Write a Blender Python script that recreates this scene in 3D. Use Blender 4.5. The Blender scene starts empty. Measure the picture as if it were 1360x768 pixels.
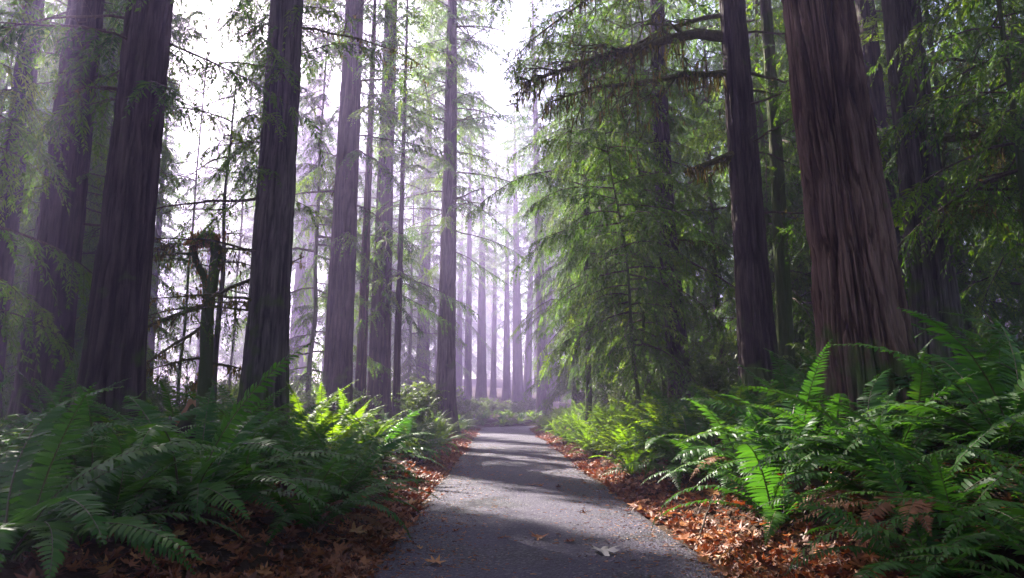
import bpy, math, random
import numpy as np
from mathutils import Vector, Matrix, Euler

R = math.radians
SC = bpy.context.scene
COL = SC.collection

# ------------------------------------------------------------------ camera, light, exposure
CAM_H = 1.3
PITCH = math.atan(156 / 907)
cam_d = bpy.data.cameras.new('camera'); cam_d.sensor_width = 36; cam_d.lens = 24.0
cam_d.clip_start = 0.05; cam_d.clip_end = 2000
cam = bpy.data.objects.new('camera', cam_d); COL.objects.link(cam)
cam.location = (0, 0, CAM_H); cam.rotation_euler = (R(90) + PITCH, 0, 0)
SC.camera = cam

SUN_AZ, SUN_EL = R(36), R(40)             # azimuth to the left of the view axis
S = np.array([-math.sin(SUN_AZ) * math.cos(SUN_EL), math.cos(SUN_AZ) * math.cos(SUN_EL), math.sin(SUN_EL)])
SKY_STRENGTH, SUN_STRENGTH, EXPOSURE = 0.05, 5.0, 2.8
HAZE_DENSITY, HAZE_COLOR, HAZE_ANISO = 0.0035, (0.68, 0.56, 0.97, 1), 0.62

wd = bpy.data.worlds.new('World'); SC.world = wd; wd.use_nodes = True
nt = wd.node_tree; nt.nodes.clear()
sky = nt.nodes.new('ShaderNodeTexSky'); sky.sky_type = 'NISHITA'; sky.sun_disc = False
sky.sun_elevation = SUN_EL; sky.sun_rotation = -SUN_AZ; sky.air_density = 1.0; sky.dust_density = 2.0
bg = nt.nodes.new('ShaderNodeBackground'); bg.inputs['Strength'].default_value = SKY_STRENGTH
ow = nt.nodes.new('ShaderNodeOutputWorld')
nt.links.new(sky.outputs[0], bg.inputs[0]); nt.links.new(bg.outputs[0], ow.inputs[0])

sun_d = bpy.data.lights.new('sun', 'SUN'); sun_d.energy = SUN_STRENGTH; sun_d.angle = R(0.5); sun_d.color = (1.0, 0.93, 0.84)
sun = bpy.data.objects.new('sun', sun_d); COL.objects.link(sun)
sun.rotation_euler = Vector((-S[0], -S[1], -S[2])).to_track_quat('-Z', 'Y').to_euler()
sun.location = (-20, 20, 60)

SC.view_settings.view_transform = 'Standard'; SC.view_settings.look = 'None'
SC.view_settings.exposure = EXPOSURE; SC.view_settings.gamma = 1.0; SC.view_settings.use_curve_mapping = False
SC.render.engine = 'CYCLES'
cy = SC.cycles
cy.use_denoising = True
try: cy.denoiser = 'OPENIMAGEDENOISE'; cy.denoising_input_passes = 'RGB_ALBEDO_NORMAL'; cy.denoising_prefilter = 'NONE'
except Exception: pass
cy.max_bounces = 6; cy.diffuse_bounces = 3; cy.glossy_bounces = 2; cy.transmission_bounces = 4
cy.volume_bounces = 1; cy.transparent_max_bounces = 6; cy.caustics_reflective = False; cy.caustics_refractive = False
cy.sample_clamp_indirect = 6.0; cy.sample_clamp_direct = 0.0
cy.use_adaptive_sampling = True; cy.adaptive_threshold = 0.006

# ------------------------------------------------------------------ helpers
Z = np.array([0., 0., 1.])
def nrm(a): return a / np.maximum(np.linalg.norm(a, axis=-1, keepdims=True), 1e-9)

_h = np.random.default_rng(5).random(1 << 16)
def vnoise(x, y, z=0.0):
    x, y, z = np.broadcast_arrays(np.asarray(x, float), np.asarray(y, float), np.asarray(z, float))
    xi, yi, zi = np.floor(x).astype(np.int64), np.floor(y).astype(np.int64), np.floor(z).astype(np.int64)
    fx, fy, fz = x - xi, y - yi, z - zi
    fx, fy, fz = [f * f * (3 - 2 * f) for f in (fx, fy, fz)]
    def g(a, b, c): return _h[((a * 73856093) ^ (b * 19349663) ^ (c * 83492791)) & 0xffff]
    def l(a, b, t): return a + (b - a) * t
    return l(l(l(g(xi, yi, zi), g(xi + 1, yi, zi), fx), l(g(xi, yi + 1, zi), g(xi + 1, yi + 1, zi), fx), fy),
             l(l(g(xi, yi, zi + 1), g(xi + 1, yi, zi + 1), fx), l(g(xi, yi + 1, zi + 1), g(xi + 1, yi + 1, zi + 1), fx), fy), fz)
def fbm(x, y, z=0.0, o=3):
    s = 0; a = .5
    for k in range(o):
        s = s + a * vnoise(np.asarray(x) * 2**k + 17.3 * k, np.asarray(y) * 2**k + 9.1 * k, np.asarray(z) * 2**k); a *= .5
    return s / (1 - .5**o)
def sstep(a, b, x):
    t = np.clip((x - a) / (b - a), 0, 1); return t * t * (3 - 2 * t)

class MB:
    """collects quads and triangles, then links them as one mesh object"""
    def __init__(s): s.v = []; s.q = []; s.t = []; s.qm = []; s.tm = []; s.tint = []; s.n = 0
    def add(s, v, quads=None, tris=None, mat=0, tint=0.5):
        v = np.asarray(v, np.float32).reshape(-1, 3)
        if quads is not None and len(quads):
            q = np.asarray(quads, np.int64).reshape(-1, 4) + s.n; s.q.append(q); s.qm.append(np.full(len(q), mat, np.int32))
        if tris is not None and len(tris):
            t = np.asarray(tris, np.int64).reshape(-1, 3) + s.n; s.t.append(t); s.tm.append(np.full(len(t), mat, np.int32))
        tt = np.broadcast_to(np.asarray(tint, np.float32), (len(v),)) if np.ndim(tint) <= 1 else np.asarray(tint).ravel()
        s.tint.append(tt.astype(np.float32)); s.v.append(v); s.n += len(v)
    def mesh(s, name, mats, smooth=False):
        v = np.concatenate(s.v); me = bpy.data.meshes.new(name)
        q = np.concatenate(s.q) if s.q else np.zeros((0, 4), np.int64); t = np.concatenate(s.t) if s.t else np.zeros((0, 3), np.int64)
        me.vertices.add(len(v)); me.vertices.foreach_set('co', v.ravel())
        loops = np.concatenate([q.ravel(), t.ravel()]).astype(np.int32)
        me.loops.add(len(loops)); me.loops.foreach_set('vertex_index', loops)
        me.polygons.add(len(q) + len(t))
        st = np.concatenate([np.arange(len(q)) * 4, len(q) * 4 + np.arange(len(t)) * 3]).astype(np.int32)
        me.polygons.foreach_set('loop_start', st)
        mi = np.concatenate(s.qm + s.tm) if (s.qm or s.tm) else np.zeros(0, np.int32)
        me.polygons.foreach_set('material_index', mi.astype(np.int32))
        me.polygons.foreach_set('use_smooth', np.full(len(q) + len(t), bool(smooth)))
        a = me.attributes.new('tint', 'FLOAT', 'POINT'); a.data.foreach_set('value', np.concatenate(s.tint))
        for m in mats: me.materials.append(m)
        me.update(calc_edges=True)
        return me
    def build(s, name, mats, parent=None, smooth=False, loc=None):
        return link(name, s.mesh(name, mats if isinstance(mats, (list, tuple)) else [mats], smooth), parent, loc)

def link(name, data, parent=None, loc=None):
    o = bpy.data.objects.new(name, data); COL.objects.link(o)
    if parent is not None: o.parent = parent
    if loc is not None: o.location = loc
    return o
def tag(o, label, cat=None, group=None, kind=None):
    if label: o['label'] = label
    if cat: o['category'] = cat
    if group: o['group'] = group
    if kind: o['kind'] = kind
    return o
def thing(name, label, cat, loc, rz=0, group=None):
    o = bpy.data.objects.new(name, None); COL.objects.link(o); o.empty_display_size = .2
    o.location = loc; o.rotation_euler = (0, 0, rz)
    return tag(o, label, cat, group)

def tubes(mb, P, Rr, sides=4, mat=0, tint=.5, cap=False):
    """P (N,k,3), Rr (N,k): N tubes of k rings"""
    P = np.asarray(P, float); Rr = np.asarray(Rr, float)
    if P.ndim == 2: P = P[None]; Rr = Rr[None]
    N, k, _ = P.shape
    T = np.gradient(P, axis=1); T = nrm(T)
    ref = np.where(np.abs(T[..., 2:3]) > .9, np.array([1., 0, 0]), Z)
    A = nrm(np.cross(T, ref)); B = np.cross(T, A)
    a = np.linspace(0, 2 * np.pi, sides, endpoint=False)
    V = P[:, :, None, :] + Rr[:, :, None, None] * (A[:, :, None, :] * np.cos(a)[None, None, :, None] + B[:, :, None, :] * np.sin(a)[None, None, :, None])
    i = np.arange(k - 1)[:, None]; j = np.arange(sides)[None]
    q = np.stack([i * sides + j, i * sides + (j + 1) % sides, (i + 1) * sides + (j + 1) % sides, (i + 1) * sides + j], -1).reshape(-1, 4)
    Q = (np.arange(N)[:, None, None] * k * sides + q[None]).reshape(-1, 4)
    tt = np.repeat(np.broadcast_to(np.asarray(tint, float), (N,)), k * sides)
    tris = None
    if cap and sides > 2:
        e = (k - 1) * sides
        tr = np.array([[e, e + m, e + m + 1] for m in range(1, sides - 1)])
        tris = (np.arange(N)[:, None, None] * k * sides + tr[None]).reshape(-1, 3)
    mb.add(V, Q, tris, mat, tt)

# ------------------------------------------------------------------ where things are
HW = 1.48
def road_x(y):
    y = np.asarray(y, float); return .38 - .0198 * y + .2 * np.maximum(y - 41.5, 0) ** 2
def road_q(y):
    sl = -.0198 + .4 * np.maximum(np.asarray(y, float) - 41.5, 0); return np.sqrt(1 + sl * sl)
def side_dist(x, y):
    """signed distance from the road's centre line, + to the right"""
    yy = np.minimum(y, 60); return (np.asarray(x) - road_x(yy)) / road_q(yy)
def ground(x, y):
    x = np.asarray(x, float); y = np.asarray(y, float)
    d = side_dist(x, y); sl = -d - HW; sr = d - HW
    left = .46 * sstep(0, 1.5, sl) + .16 * sstep(1.7, 6, sl) + .25 * sstep(8, 30, sl)
    right = .78 * sstep(-.05, 1.6, sr) + .45 * sstep(1.3, 4.0, sr) + .9 * sstep(5, 25, sr)
    z = np.where(d > 0, right, left)
    off = np.clip(np.minimum(np.maximum(sl, sr), 2) / 2, 0, 1)
    z = z + off * (.28 * (fbm(x * .45, y * .45, 1.7) - .5) + .10 * (vnoise(x * 2.1, y * 2.1) - .5))
    r = np.hypot(x, y); z = z + sstep(60, 160, r) * 9 * fbm(x * .012 + 3, y * .012)
    return z - .035 * (1 - np.clip(np.maximum(sl, sr) / .3 + 1, 0, 1))
def gz(x, y): return float(ground(x, y))
def px(p, d): return (p - 680) / 907 * d * math.cos(PITCH)
def pix(p, r, z=0.0):
    """ground point (plane z) under a pixel of the 1360 x 768 photograph"""
    v = Vector(((p - 680) / 907, 1, -(r - 384) / 907)); v.rotate(Euler((PITCH, 0, 0)))
    k = (z - CAM_H) / v.z; return v.x * k, v.y * k
UN = np.array([math.cos(SUN_AZ), math.sin(SUN_AZ)]); VN = np.array([math.sin(SUN_AZ), -math.cos(SUN_AZ)])
SWATHS = [(4.9, 6.3, -10.2, -2.5), (4.25, 6.6, -17, -10.2), (10.25, 10.6, -19, -11), (13.5, 13.95, -26, -17), (16.6, 17.0, -33, -21), (22, 24.5, -48, -27), (28, 32, -60, -33), (8.5, 10.1, -11.4, -7.4), (11.3, 13.0, -14.4, -11.4), (14.5, 16.0, -17.6, -14.4), (17.8, 19.6, -21.6, -17.8)]
def nudge(x, y, wide=.5, wide_a=.9):
    """move a tree that would stand in one of the sun's gaps"""
    for _ in range(120):
        u = x * UN[0] + y * UN[1]; v = x * VN[0] + y * VN[1]; hit = False
        for n, (a, b, c, d) in enumerate(SWATHS):
            w_ = wide_a if n < 2 else wide
            if a - w_ < u < b + w_ and v < d - 1: hit = True
        if 15 < y < 70 and 192 < 680 + 907 * x / y < 336: hit = True
        if not hit: return x, y
        x -= .25
    return x, y
def sunlit(Pw, z0=.35):
    """is this point of the crown in the way of one of the gaps through which the sun reaches the ground?"""
    k = (Pw[:, 2] - z0) / S[2]; g = Pw - S[None] * k[:, None]
    u = g[:, 0] * UN[0] + g[:, 1] * UN[1]; v = g[:, 0] * VN[0] + g[:, 1] * VN[1]
    u = u + .35 * (vnoise(v * .8, u * .1) - .5)
    m = np.zeros(len(Pw), bool)
    for a, b, c, d in SWATHS: m |= (u > a) & (u < b) & (v > c) & (v < d)
    return m

# ------------------------------------------------------------------ materials
def new_mat(name):
    m = bpy.data.materials.new(name); m.use_nodes = True; n = m.node_tree; n.nodes.clear()
    return m, n, (lambda t, **k: _node(n, t, **k)), n.links.new
def _node(n, t, **k):
    x = n.nodes.new(t)
    for a, b in k.items(): setattr(x, a, b)
    return x
def ramp(N, stops):
    r = N('ShaderNodeValToRGB'); e = r.color_ramp.elements
    e[0].position, e[0].color = stops[0][0], (*stops[0][1], 1)
    e[1].position, e[1].color = stops[-1][0], (*stops[-1][1], 1)
    for p, c in stops[1:-1]:
        a = e.new(p); a.color = (*c, 1)
    return r

def leaf_mat(name, stops, trans=.38, rough=.5, spec=.35, objrand=.25, tcol=1.25):
    m, n, N, L = new_mat(name)
    at = N('ShaderNodeAttribute', attribute_name='tint'); oi = N('ShaderNodeObjectInfo')
    tc = N('ShaderNodeTexCoord'); no = N('ShaderNodeTexNoise'); no.inputs['Scale'].default_value = 2.3; no.inputs['Detail'].default_value = 2
    L(tc.outputs['Object'], no.inputs['Vector'])
    a1 = N('ShaderNodeMath', operation='MULTIPLY_ADD'); L(oi.outputs['Random'], a1.inputs[0]); a1.inputs[1].default_value = objrand; L(at.outputs['Fac'], a1.inputs[2])
    a2 = N('ShaderNodeMath', operation='MULTIPLY_ADD'); L(no.outputs['Fac'], a2.inputs[0]); a2.inputs[1].default_value = .3; L(a1.outputs[0], a2.inputs[2])
    a3 = N('ShaderNodeMath', operation='SUBTRACT'); L(a2.outputs[0], a3.inputs[0]); a3.inputs[1].default_value = .15 + objrand / 2
    r = ramp(N, stops); L(a3.outputs[0], r.inputs[0])
    p = N('ShaderNodeBsdfPrincipled'); L(r.outputs[0], p.inputs['Base Color']); p.inputs['Roughness'].default_value = rough
    p.inputs['Specular IOR Level'].default_value = spec
    t = N('ShaderNodeBsdfTranslucent')
    hs = N('ShaderNodeHueSaturation'); hs.inputs['Hue'].default_value = .485; hs.inputs['Saturation'].default_value = 1.1; hs.inputs['Value'].default_value = tcol
    L(r.outputs[0], hs.inputs['Color']); L(hs.outputs[0], t.inputs['Color'])
    mx = N('ShaderNodeMixShader'); mx.inputs[0].default_value = trans; L(p.outputs[0], mx.inputs[1]); L(t.outputs[0], mx.inputs[2])
    o = N('ShaderNodeOutputMaterial'); L(mx.outputs[0], o.inputs['Surface'])
    return m

def bark_mat(name, dark, mid, light, moss=0.0, mossz=3.0, scale=1.0, bump=.6):
    m, n, N, L = new_mat(name)
    tc = N('ShaderNodeTexCoord'); oi = N('ShaderNodeObjectInfo')
    mp = N('ShaderNodeMapping'); mp.inputs['Scale'].default_value = (9 * scale, 9 * scale, .8 * scale)
    ad = N('ShaderNodeVectorMath', operation='ADD'); sc_ = N('ShaderNodeVectorMath', operation='SCALE'); sc_.inputs[3].default_value = 30
    cb = N('ShaderNodeCombineXYZ'); L(oi.outputs['Random'], cb.inputs[2]); L(cb.outputs[0], sc_.inputs[0])
    L(tc.outputs['Object'], ad.inputs[0]); L(sc_.outputs[0], ad.inputs[1]); L(ad.outputs[0], mp.inputs['Vector'])
    n1 = N('ShaderNodeTexNoise'); n1.inputs['Scale'].default_value = 1; n1.inputs['Detail'].default_value = 6; n1.inputs['Roughness'].default_value = .62; n1.inputs['Distortion'].default_value = .4
    L(mp.outputs[0], n1.inputs['Vector'])
    mp2 = N('ShaderNodeMapping'); mp2.inputs['Scale'].default_value = (55, 55, 3.5); L(ad.outputs[0], mp2.inputs['Vector'])
    n2 = N('ShaderNodeTexNoise'); n2.inputs['Scale'].default_value = 1; n2.inputs['Detail'].default_value = 3; L(mp2.outputs[0], n2.inputs['Vector'])
    at = N('ShaderNodeAttribute', attribute_name='tint')
    mA = N('ShaderNodeMath', operation='MULTIPLY_ADD'); L(n2.outputs['Fac'], mA.inputs[0]); mA.inputs[1].default_value = .35; L(n1.outputs['Fac'], mA.inputs[2])
    mB = N('ShaderNodeMath', operation='MULTIPLY_ADD'); L(at.outputs['Fac'], mB.inputs[0]); mB.inputs[1].default_value = .45; L(mA.outputs[0], mB.inputs[2])
    r = ramp(N, [(.5, dark), (.72, mid), (.95, light)])
    mC = N('ShaderNodeMath', operation='MULTIPLY'); L(mB.outputs[0], mC.inputs[0]); mC.inputs[1].default_value = .8; L(mC.outputs[0], r.inputs[0])
    col = r.outputs[0]
    n3 = N('ShaderNodeTexNoise'); n3.inputs['Scale'].default_value = .9; n3.inputs['Detail'].default_value = 3; L(ad.outputs[0], n3.inputs['Vector'])
    hs = N('ShaderNodeHueSaturation'); L(col, hs.inputs['Color'])
    mr = N('ShaderNodeMapRange'); mr.inputs[1].default_value = .3; mr.inputs[2].default_value = .7; mr.inputs[3].default_value = .65; mr.inputs[4].default_value = 1.3
    L(n3.outputs['Fac'], mr.inputs[0]); L(mr.outputs[0], hs.inputs['Value']); col = hs.outputs[0]
    if moss > 0:
        sx = N('ShaderNodeSeparateXYZ'); L(tc.outputs['Object'], sx.inputs[0])
        zr = N('ShaderNodeMapRange'); L(sx.outputs[2], zr.inputs[0]); zr.inputs[1].default_value = mossz; zr.inputs[2].default_value = 0; zr.inputs[3].default_value = -.12; zr.inputs[4].default_value = .3 * moss
        n4 = N('ShaderNodeTexNoise'); n4.inputs['Scale'].default_value = 2.2; n4.inputs['Detail'].default_value = 5; L(ad.outputs[0], n4.inputs['Vector'])
        s4 = N('ShaderNodeMath', operation='ADD'); L(n4.outputs['Fac'], s4.inputs[0]); L(zr.outputs[0], s4.inputs[1])
        rr = N('ShaderNodeMapRange'); L(s4.outputs[0], rr.inputs[0]); rr.inputs[1].default_value = .55; rr.inputs[2].default_value = .68
        mxx = N('ShaderNodeMix', data_type='RGBA'); L(rr.outputs[0], mxx.inputs[0]); L(col, mxx.inputs[6]); mxx.inputs[7].default_value = (.055, .075, .018, 1); col = mxx.outputs[2]
    p = N('ShaderNodeBsdfPrincipled'); L(col, p.inputs['Base Color']); p.inputs['Roughness'].default_value = .9; p.inputs['Specular IOR Level'].default_value = .2
    b = N('ShaderNodeBump'); b.inputs['Strength'].default_value = bump; b.inputs['Distance'].default_value = .05; L(mA.outputs[0], b.inputs['Height']); L(b.outputs[0], p.inputs['Normal'])
    o = N('ShaderNodeOutputMaterial'); L(p.outputs[0], o.inputs['Surface'])
    return m

M = {}
M['redwood'] = bark_mat('redwood_bark', (.012, .006, .005), (.052, .026, .019), (.155, .093, .07), moss=.75, mossz=1.8)
M['darkbark'] = bark_mat('dark_bark', (.008, .005, .005), (.032, .021, .019), (.075, .052, .046), moss=.35, mossz=3)
M['greybark'] = bark_mat('grey_bark', (.010, .008, .007), (.046, .037, .031), (.115, .096, .082), moss=.5, mossz=4)
M['mossbark'] = bark_mat('mossy_bark', (.02, .017, .01), (.06, .05, .03), (.11, .095, .055), moss=1.5, mossz=14, scale=1.6)
M['twig'] = bark_mat('twig_bark', (.03, .02, .015), (.07, .05, .036), (.13, .1, .075), moss=0, scale=3)
M['mosstwig'] = bark_mat('mossy_twig', (.03, .028, .01), (.075, .07, .022), (.14, .12, .05), moss=0, scale=3)
M['needle'] = leaf_mat('conifer_foliage', [(0, (.018, .05, .010)), (.5, (.055, .12, .015)), (1, (.115, .175, .02))], trans=.58, rough=.55, spec=.2, tcol=1.7)
M['needle2'] = leaf_mat('light_conifer_foliage', [(0, (.035, .08, .014)), (.5, (.062, .132, .022)), (1, (.12, .175, .03))], trans=.6, rough=.55, spec=.2, tcol=1.75)
M['moss'] = leaf_mat('hanging_moss', [(0, (.04, .045, .012)), (.5, (.10, .09, .02)), (1, (.20, .155, .04))], trans=.45, rough=.9, spec=.05)
M['tanmoss'] = leaf_mat('tan_moss', [(0, (.09, .055, .02)), (.5, (.22, .13, .045)), (1, (.34, .21, .08))], trans=.55, rough=.9, spec=.05)
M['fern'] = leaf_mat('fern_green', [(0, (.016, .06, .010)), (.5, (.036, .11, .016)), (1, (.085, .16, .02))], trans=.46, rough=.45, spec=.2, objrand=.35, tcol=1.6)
M['fernbright'] = leaf_mat('bright_sunlit_fern_green', [(0, (.04, .095, .012)), (.5, (.08, .15, .016)), (1, (.13, .185, .025))], trans=.6, rough=.5, spec=.12, objrand=.3, tcol=1.9)  # brighter copy of the fern green, sunlight on the ferns put into its colour
M['ferndead'] = leaf_mat('dead_fern_brown', [(0, (.09, .04, .018)), (.5, (.17, .075, .032)), (1, (.25, .13, .055))], trans=.25, rough=.75, spec=.2)
M['rachis'] = leaf_mat('fern_stalk', [(0, (.05, .05, .015)), (1, (.09, .07, .03))], trans=.0, rough=.5)
M['shrub'] = leaf_mat('shrub_leaf', [(0, (.045, .09, .018)), (.5, (.08, .14, .025)), (1, (.13, .18, .04))], trans=.45, rough=.5)
M['maple'] = leaf_mat('dry_maple_leaf', [(0, (.06, .022, .013)), (.3, (.15, .05, .02)), (.6, (.28, .10, .035)), (.85, (.40, .18, .06)), (1, (.42, .26, .10))], trans=.22, rough=.55, spec=.35, objrand=.5)
M['greyleaf'] = leaf_mat('grey_dry_leaf', [(0, (.22, .19, .17)), (1, (.36, .32, .29))], trans=.1, rough=.7)

def soil_mat():
    m, n, N, L = new_mat('forest_soil')
    tc = N('ShaderNodeTexCoord')
    n1 = N('ShaderNodeTexNoise'); n1.inputs['Scale'].default_value = 1.1; n1.inputs['Detail'].default_value = 6; L(tc.outputs['Object'], n1.inputs['Vector'])
    n2 = N('ShaderNodeTexNoise'); n2.inputs['Scale'].default_value = 28; n2.inputs['Detail'].default_value = 4; L(tc.outputs['Object'], n2.inputs['Vector'])
    a = N('ShaderNodeMath', operation='MULTIPLY_ADD'); L(n2.outputs['Fac'], a.inputs[0]); a.inputs[1].default_value = .7; L(n1.outputs['Fac'], a.inputs[2])
    r = ramp(N, [(.5, (.010, .006, .004)), (.8, (.028, .016, .009)), (1, (.05, .029, .016))]); L(a.outputs[0], r.inputs[0])
    p = N('ShaderNodeBsdfPrincipled'); p.inputs['Specular IOR Level'].default_value = .1; p.inputs['Roughness'].default_value = .95; L(r.outputs[0], p.inputs['Base Color'])
    b = N('ShaderNodeBump'); b.inputs['Strength'].default_value = .8; b.inputs['Distance'].default_value = .04; L(a.outputs[0], b.inputs['Height']); L(b.outputs[0], p.inputs['Normal'])
    o = N('ShaderNodeOutputMaterial'); L(p.outputs[0], o.inputs['Surface']); return m
M['soil'] = soil_mat()
def asphalt_mat():
    m, n, N, L = new_mat('worn_asphalt')
    tc = N('ShaderNodeTexCoord')
    n1 = N('ShaderNodeTexNoise'); n1.inputs['Scale'].default_value = .9; n1.inputs['Detail'].default_value = 5; L(tc.outputs['Object'], n1.inputs['Vector'])
    n2 = N('ShaderNodeTexNoise'); n2.inputs['Scale'].default_value = 26; n2.inputs['Detail'].default_value = 6; n2.inputs['Roughness'].default_value = .78; L(tc.outputs['Object'], n2.inputs['Vector'])
    vo = N('ShaderNodeTexVoronoi'); vo.inputs['Scale'].default_value = 48; L(tc.outputs['Object'], vo.inputs['Vector'])
    vc = N('ShaderNodeTexVoronoi'); vc.inputs['Scale'].default_value = 30; L(tc.outputs['Object'], vc.inputs['Vector'])
    a = N('ShaderNodeMath', operation='MULTIPLY_ADD'); L(n2.outputs['Fac'], a.inputs[0]); a.inputs[1].default_value = 1.1; L(n1.outputs['Fac'], a.inputs[2])
    r = ramp(N, [(.7, (.010, .008, .014)), (.92, (.016, .012, .023)), (1.0, (.052, .041, .07))]); L(a.outputs[0], r.inputs[0])
    sp = N('ShaderNodeSeparateColor'); L(vo.outputs['Color'], sp.inputs[0])
    st = N('ShaderNodeMapRange'); L(sp.outputs[0], st.inputs[0]); st.inputs[1].default_value = .82; st.inputs[2].default_value = 1; st.inputs[3].default_value = 0; st.inputs[4].default_value = .75
    mx = N('ShaderNodeMix', data_type='RGBA'); L(st.outputs[0], mx.inputs[0]); L(r.outputs[0], mx.inputs[6]); mx.inputs[7].default_value = (.16, .145, .15, 1)
    # brown soil rubbed into the edges of the asphalt
    ed = N('ShaderNodeAttribute', attribute_name='tint')
    e2 = N('ShaderNodeMath', operation='MULTIPLY_ADD'); L(n1.outputs['Fac'], e2.inputs[0]); e2.inputs[1].default_value = 1.1; L(ed.outputs['Fac'], e2.inputs[2])
    e3 = N('ShaderNodeMapRange'); L(e2.outputs[0], e3.inputs[0]); e3.inputs[1].default_value = 1.05; e3.inputs[2].default_value = 1.5; e3.inputs[4].default_value = .85
    m2 = N('ShaderNodeMix', data_type='RGBA'); L(e3.outputs[0], m2.inputs[0]); L(mx.outputs[2], m2.inputs[6]); m2.inputs[7].default_value = (.035, .021, .014, 1)
    p = N('ShaderNodeBsdfPrincipled'); L(m2.outputs[2], p.inputs['Base Color']); p.inputs['Specular IOR Level'].default_value = .25
    rr = N('ShaderNodeMapRange'); L(n1.outputs['Fac'], rr.inputs[0]); rr.inputs[1].default_value = .3; rr.inputs[2].default_value = .7; rr.inputs[3].default_value = .52; rr.inputs[4].default_value = .68; L(rr.outputs[0], p.inputs['Roughness'])
    h = N('ShaderNodeMath', operation='MULTIPLY_ADD'); L(vo.outputs['Distance'], h.inputs[0]); h.inputs[1].default_value = -.8; L(n2.outputs['Fac'], h.inputs[2])
    h2 = N('ShaderNodeMath', operation='MULTIPLY_ADD'); L(vc.outputs['Distance'], h2.inputs[0]); h2.inputs[1].default_value = -.5; L(h.outputs[0], h2.inputs[2])
    b = N('ShaderNodeBump'); b.inputs['Strength'].default_value = .9; b.inputs['Distance'].default_value = .04; L(h2.outputs[0], b.inputs['Height']); L(b.outputs[0], p.inputs['Normal'])
    o = N('ShaderNodeOutputMaterial'); L(p.outputs[0], o.inputs['Surface']); return m
M['asphalt'] = asphalt_mat()

# ------------------------------------------------------------------ ground and path
def axis(lo, hi, step, grow):
    a = [0.]; s = step
    while a[-1] < hi: a.append(a[-1] + s); s *= grow if a[-1] > 7 else 1
    b = [0.]; s = step
    while b[-1] > lo: b.append(b[-1] - s); s *= grow if b[-1] < -7 else 1
    return np.array(sorted(set(b + a)))
gx = axis(-180, 180, .14, 1.045); gy = axis(-40, 260, .16, 1.03)
X, Y = np.meshgrid(gx, gy); Zg = ground(X, Y)
mb = MB(); nx, ny = len(gx), len(gy)
i, j = np.meshgrid(np.arange(nx - 1), np.arange(ny - 1)); b0 = (j * nx + i).ravel()
mb.add(np.stack([X, Y, Zg], -1), np.stack([b0, b0 + 1, b0 + nx + 1, b0 + nx], -1))
tag(mb.build('ground', M['soil'], smooth=True), 'dark brown forest soil on both sides of the path', 'ground', kind='structure')

mb = MB(); ys = np.concatenate([np.arange(-6, 41, .25), np.arange(41, 58, .12)]); w = np.linspace(-1, 1, 25)
c = np.stack([road_x(ys), ys], -1); t = nrm(np.gradient(c, axis=0)); nn = np.stack([t[:, 1], -t[:, 0]], -1)
hw = HW + .10 * (fbm(ys * .9, 0 * ys, 4.2) - .5) * 2
xy = c[:, None] + nn[:, None] * (hw[:, None] * w[None])[..., None]
zz = .012 + .022 * (1 - w[None] ** 2) + .010 * (fbm(xy[..., 0] * 1.5, xy[..., 1] * 1.5) - .5) - .05 * (np.abs(w[None]) > .99)
i, j = np.meshgrid(np.arange(24), np.arange(len(ys) - 1)); b0 = (j * 25 + i).ravel()
mb.add(np.concatenate([xy, zz[..., None]], -1), np.stack([b0, b0 + 1, b0 + 26, b0 + 25], -1), tint=np.broadcast_to(np.abs(w[None]) ** 3.5, zz.shape).ravel())
tag(mb.build('path', M['asphalt'], smooth=True), 'narrow dark asphalt path running into the misty forest', 'path', kind='structure')

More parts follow.
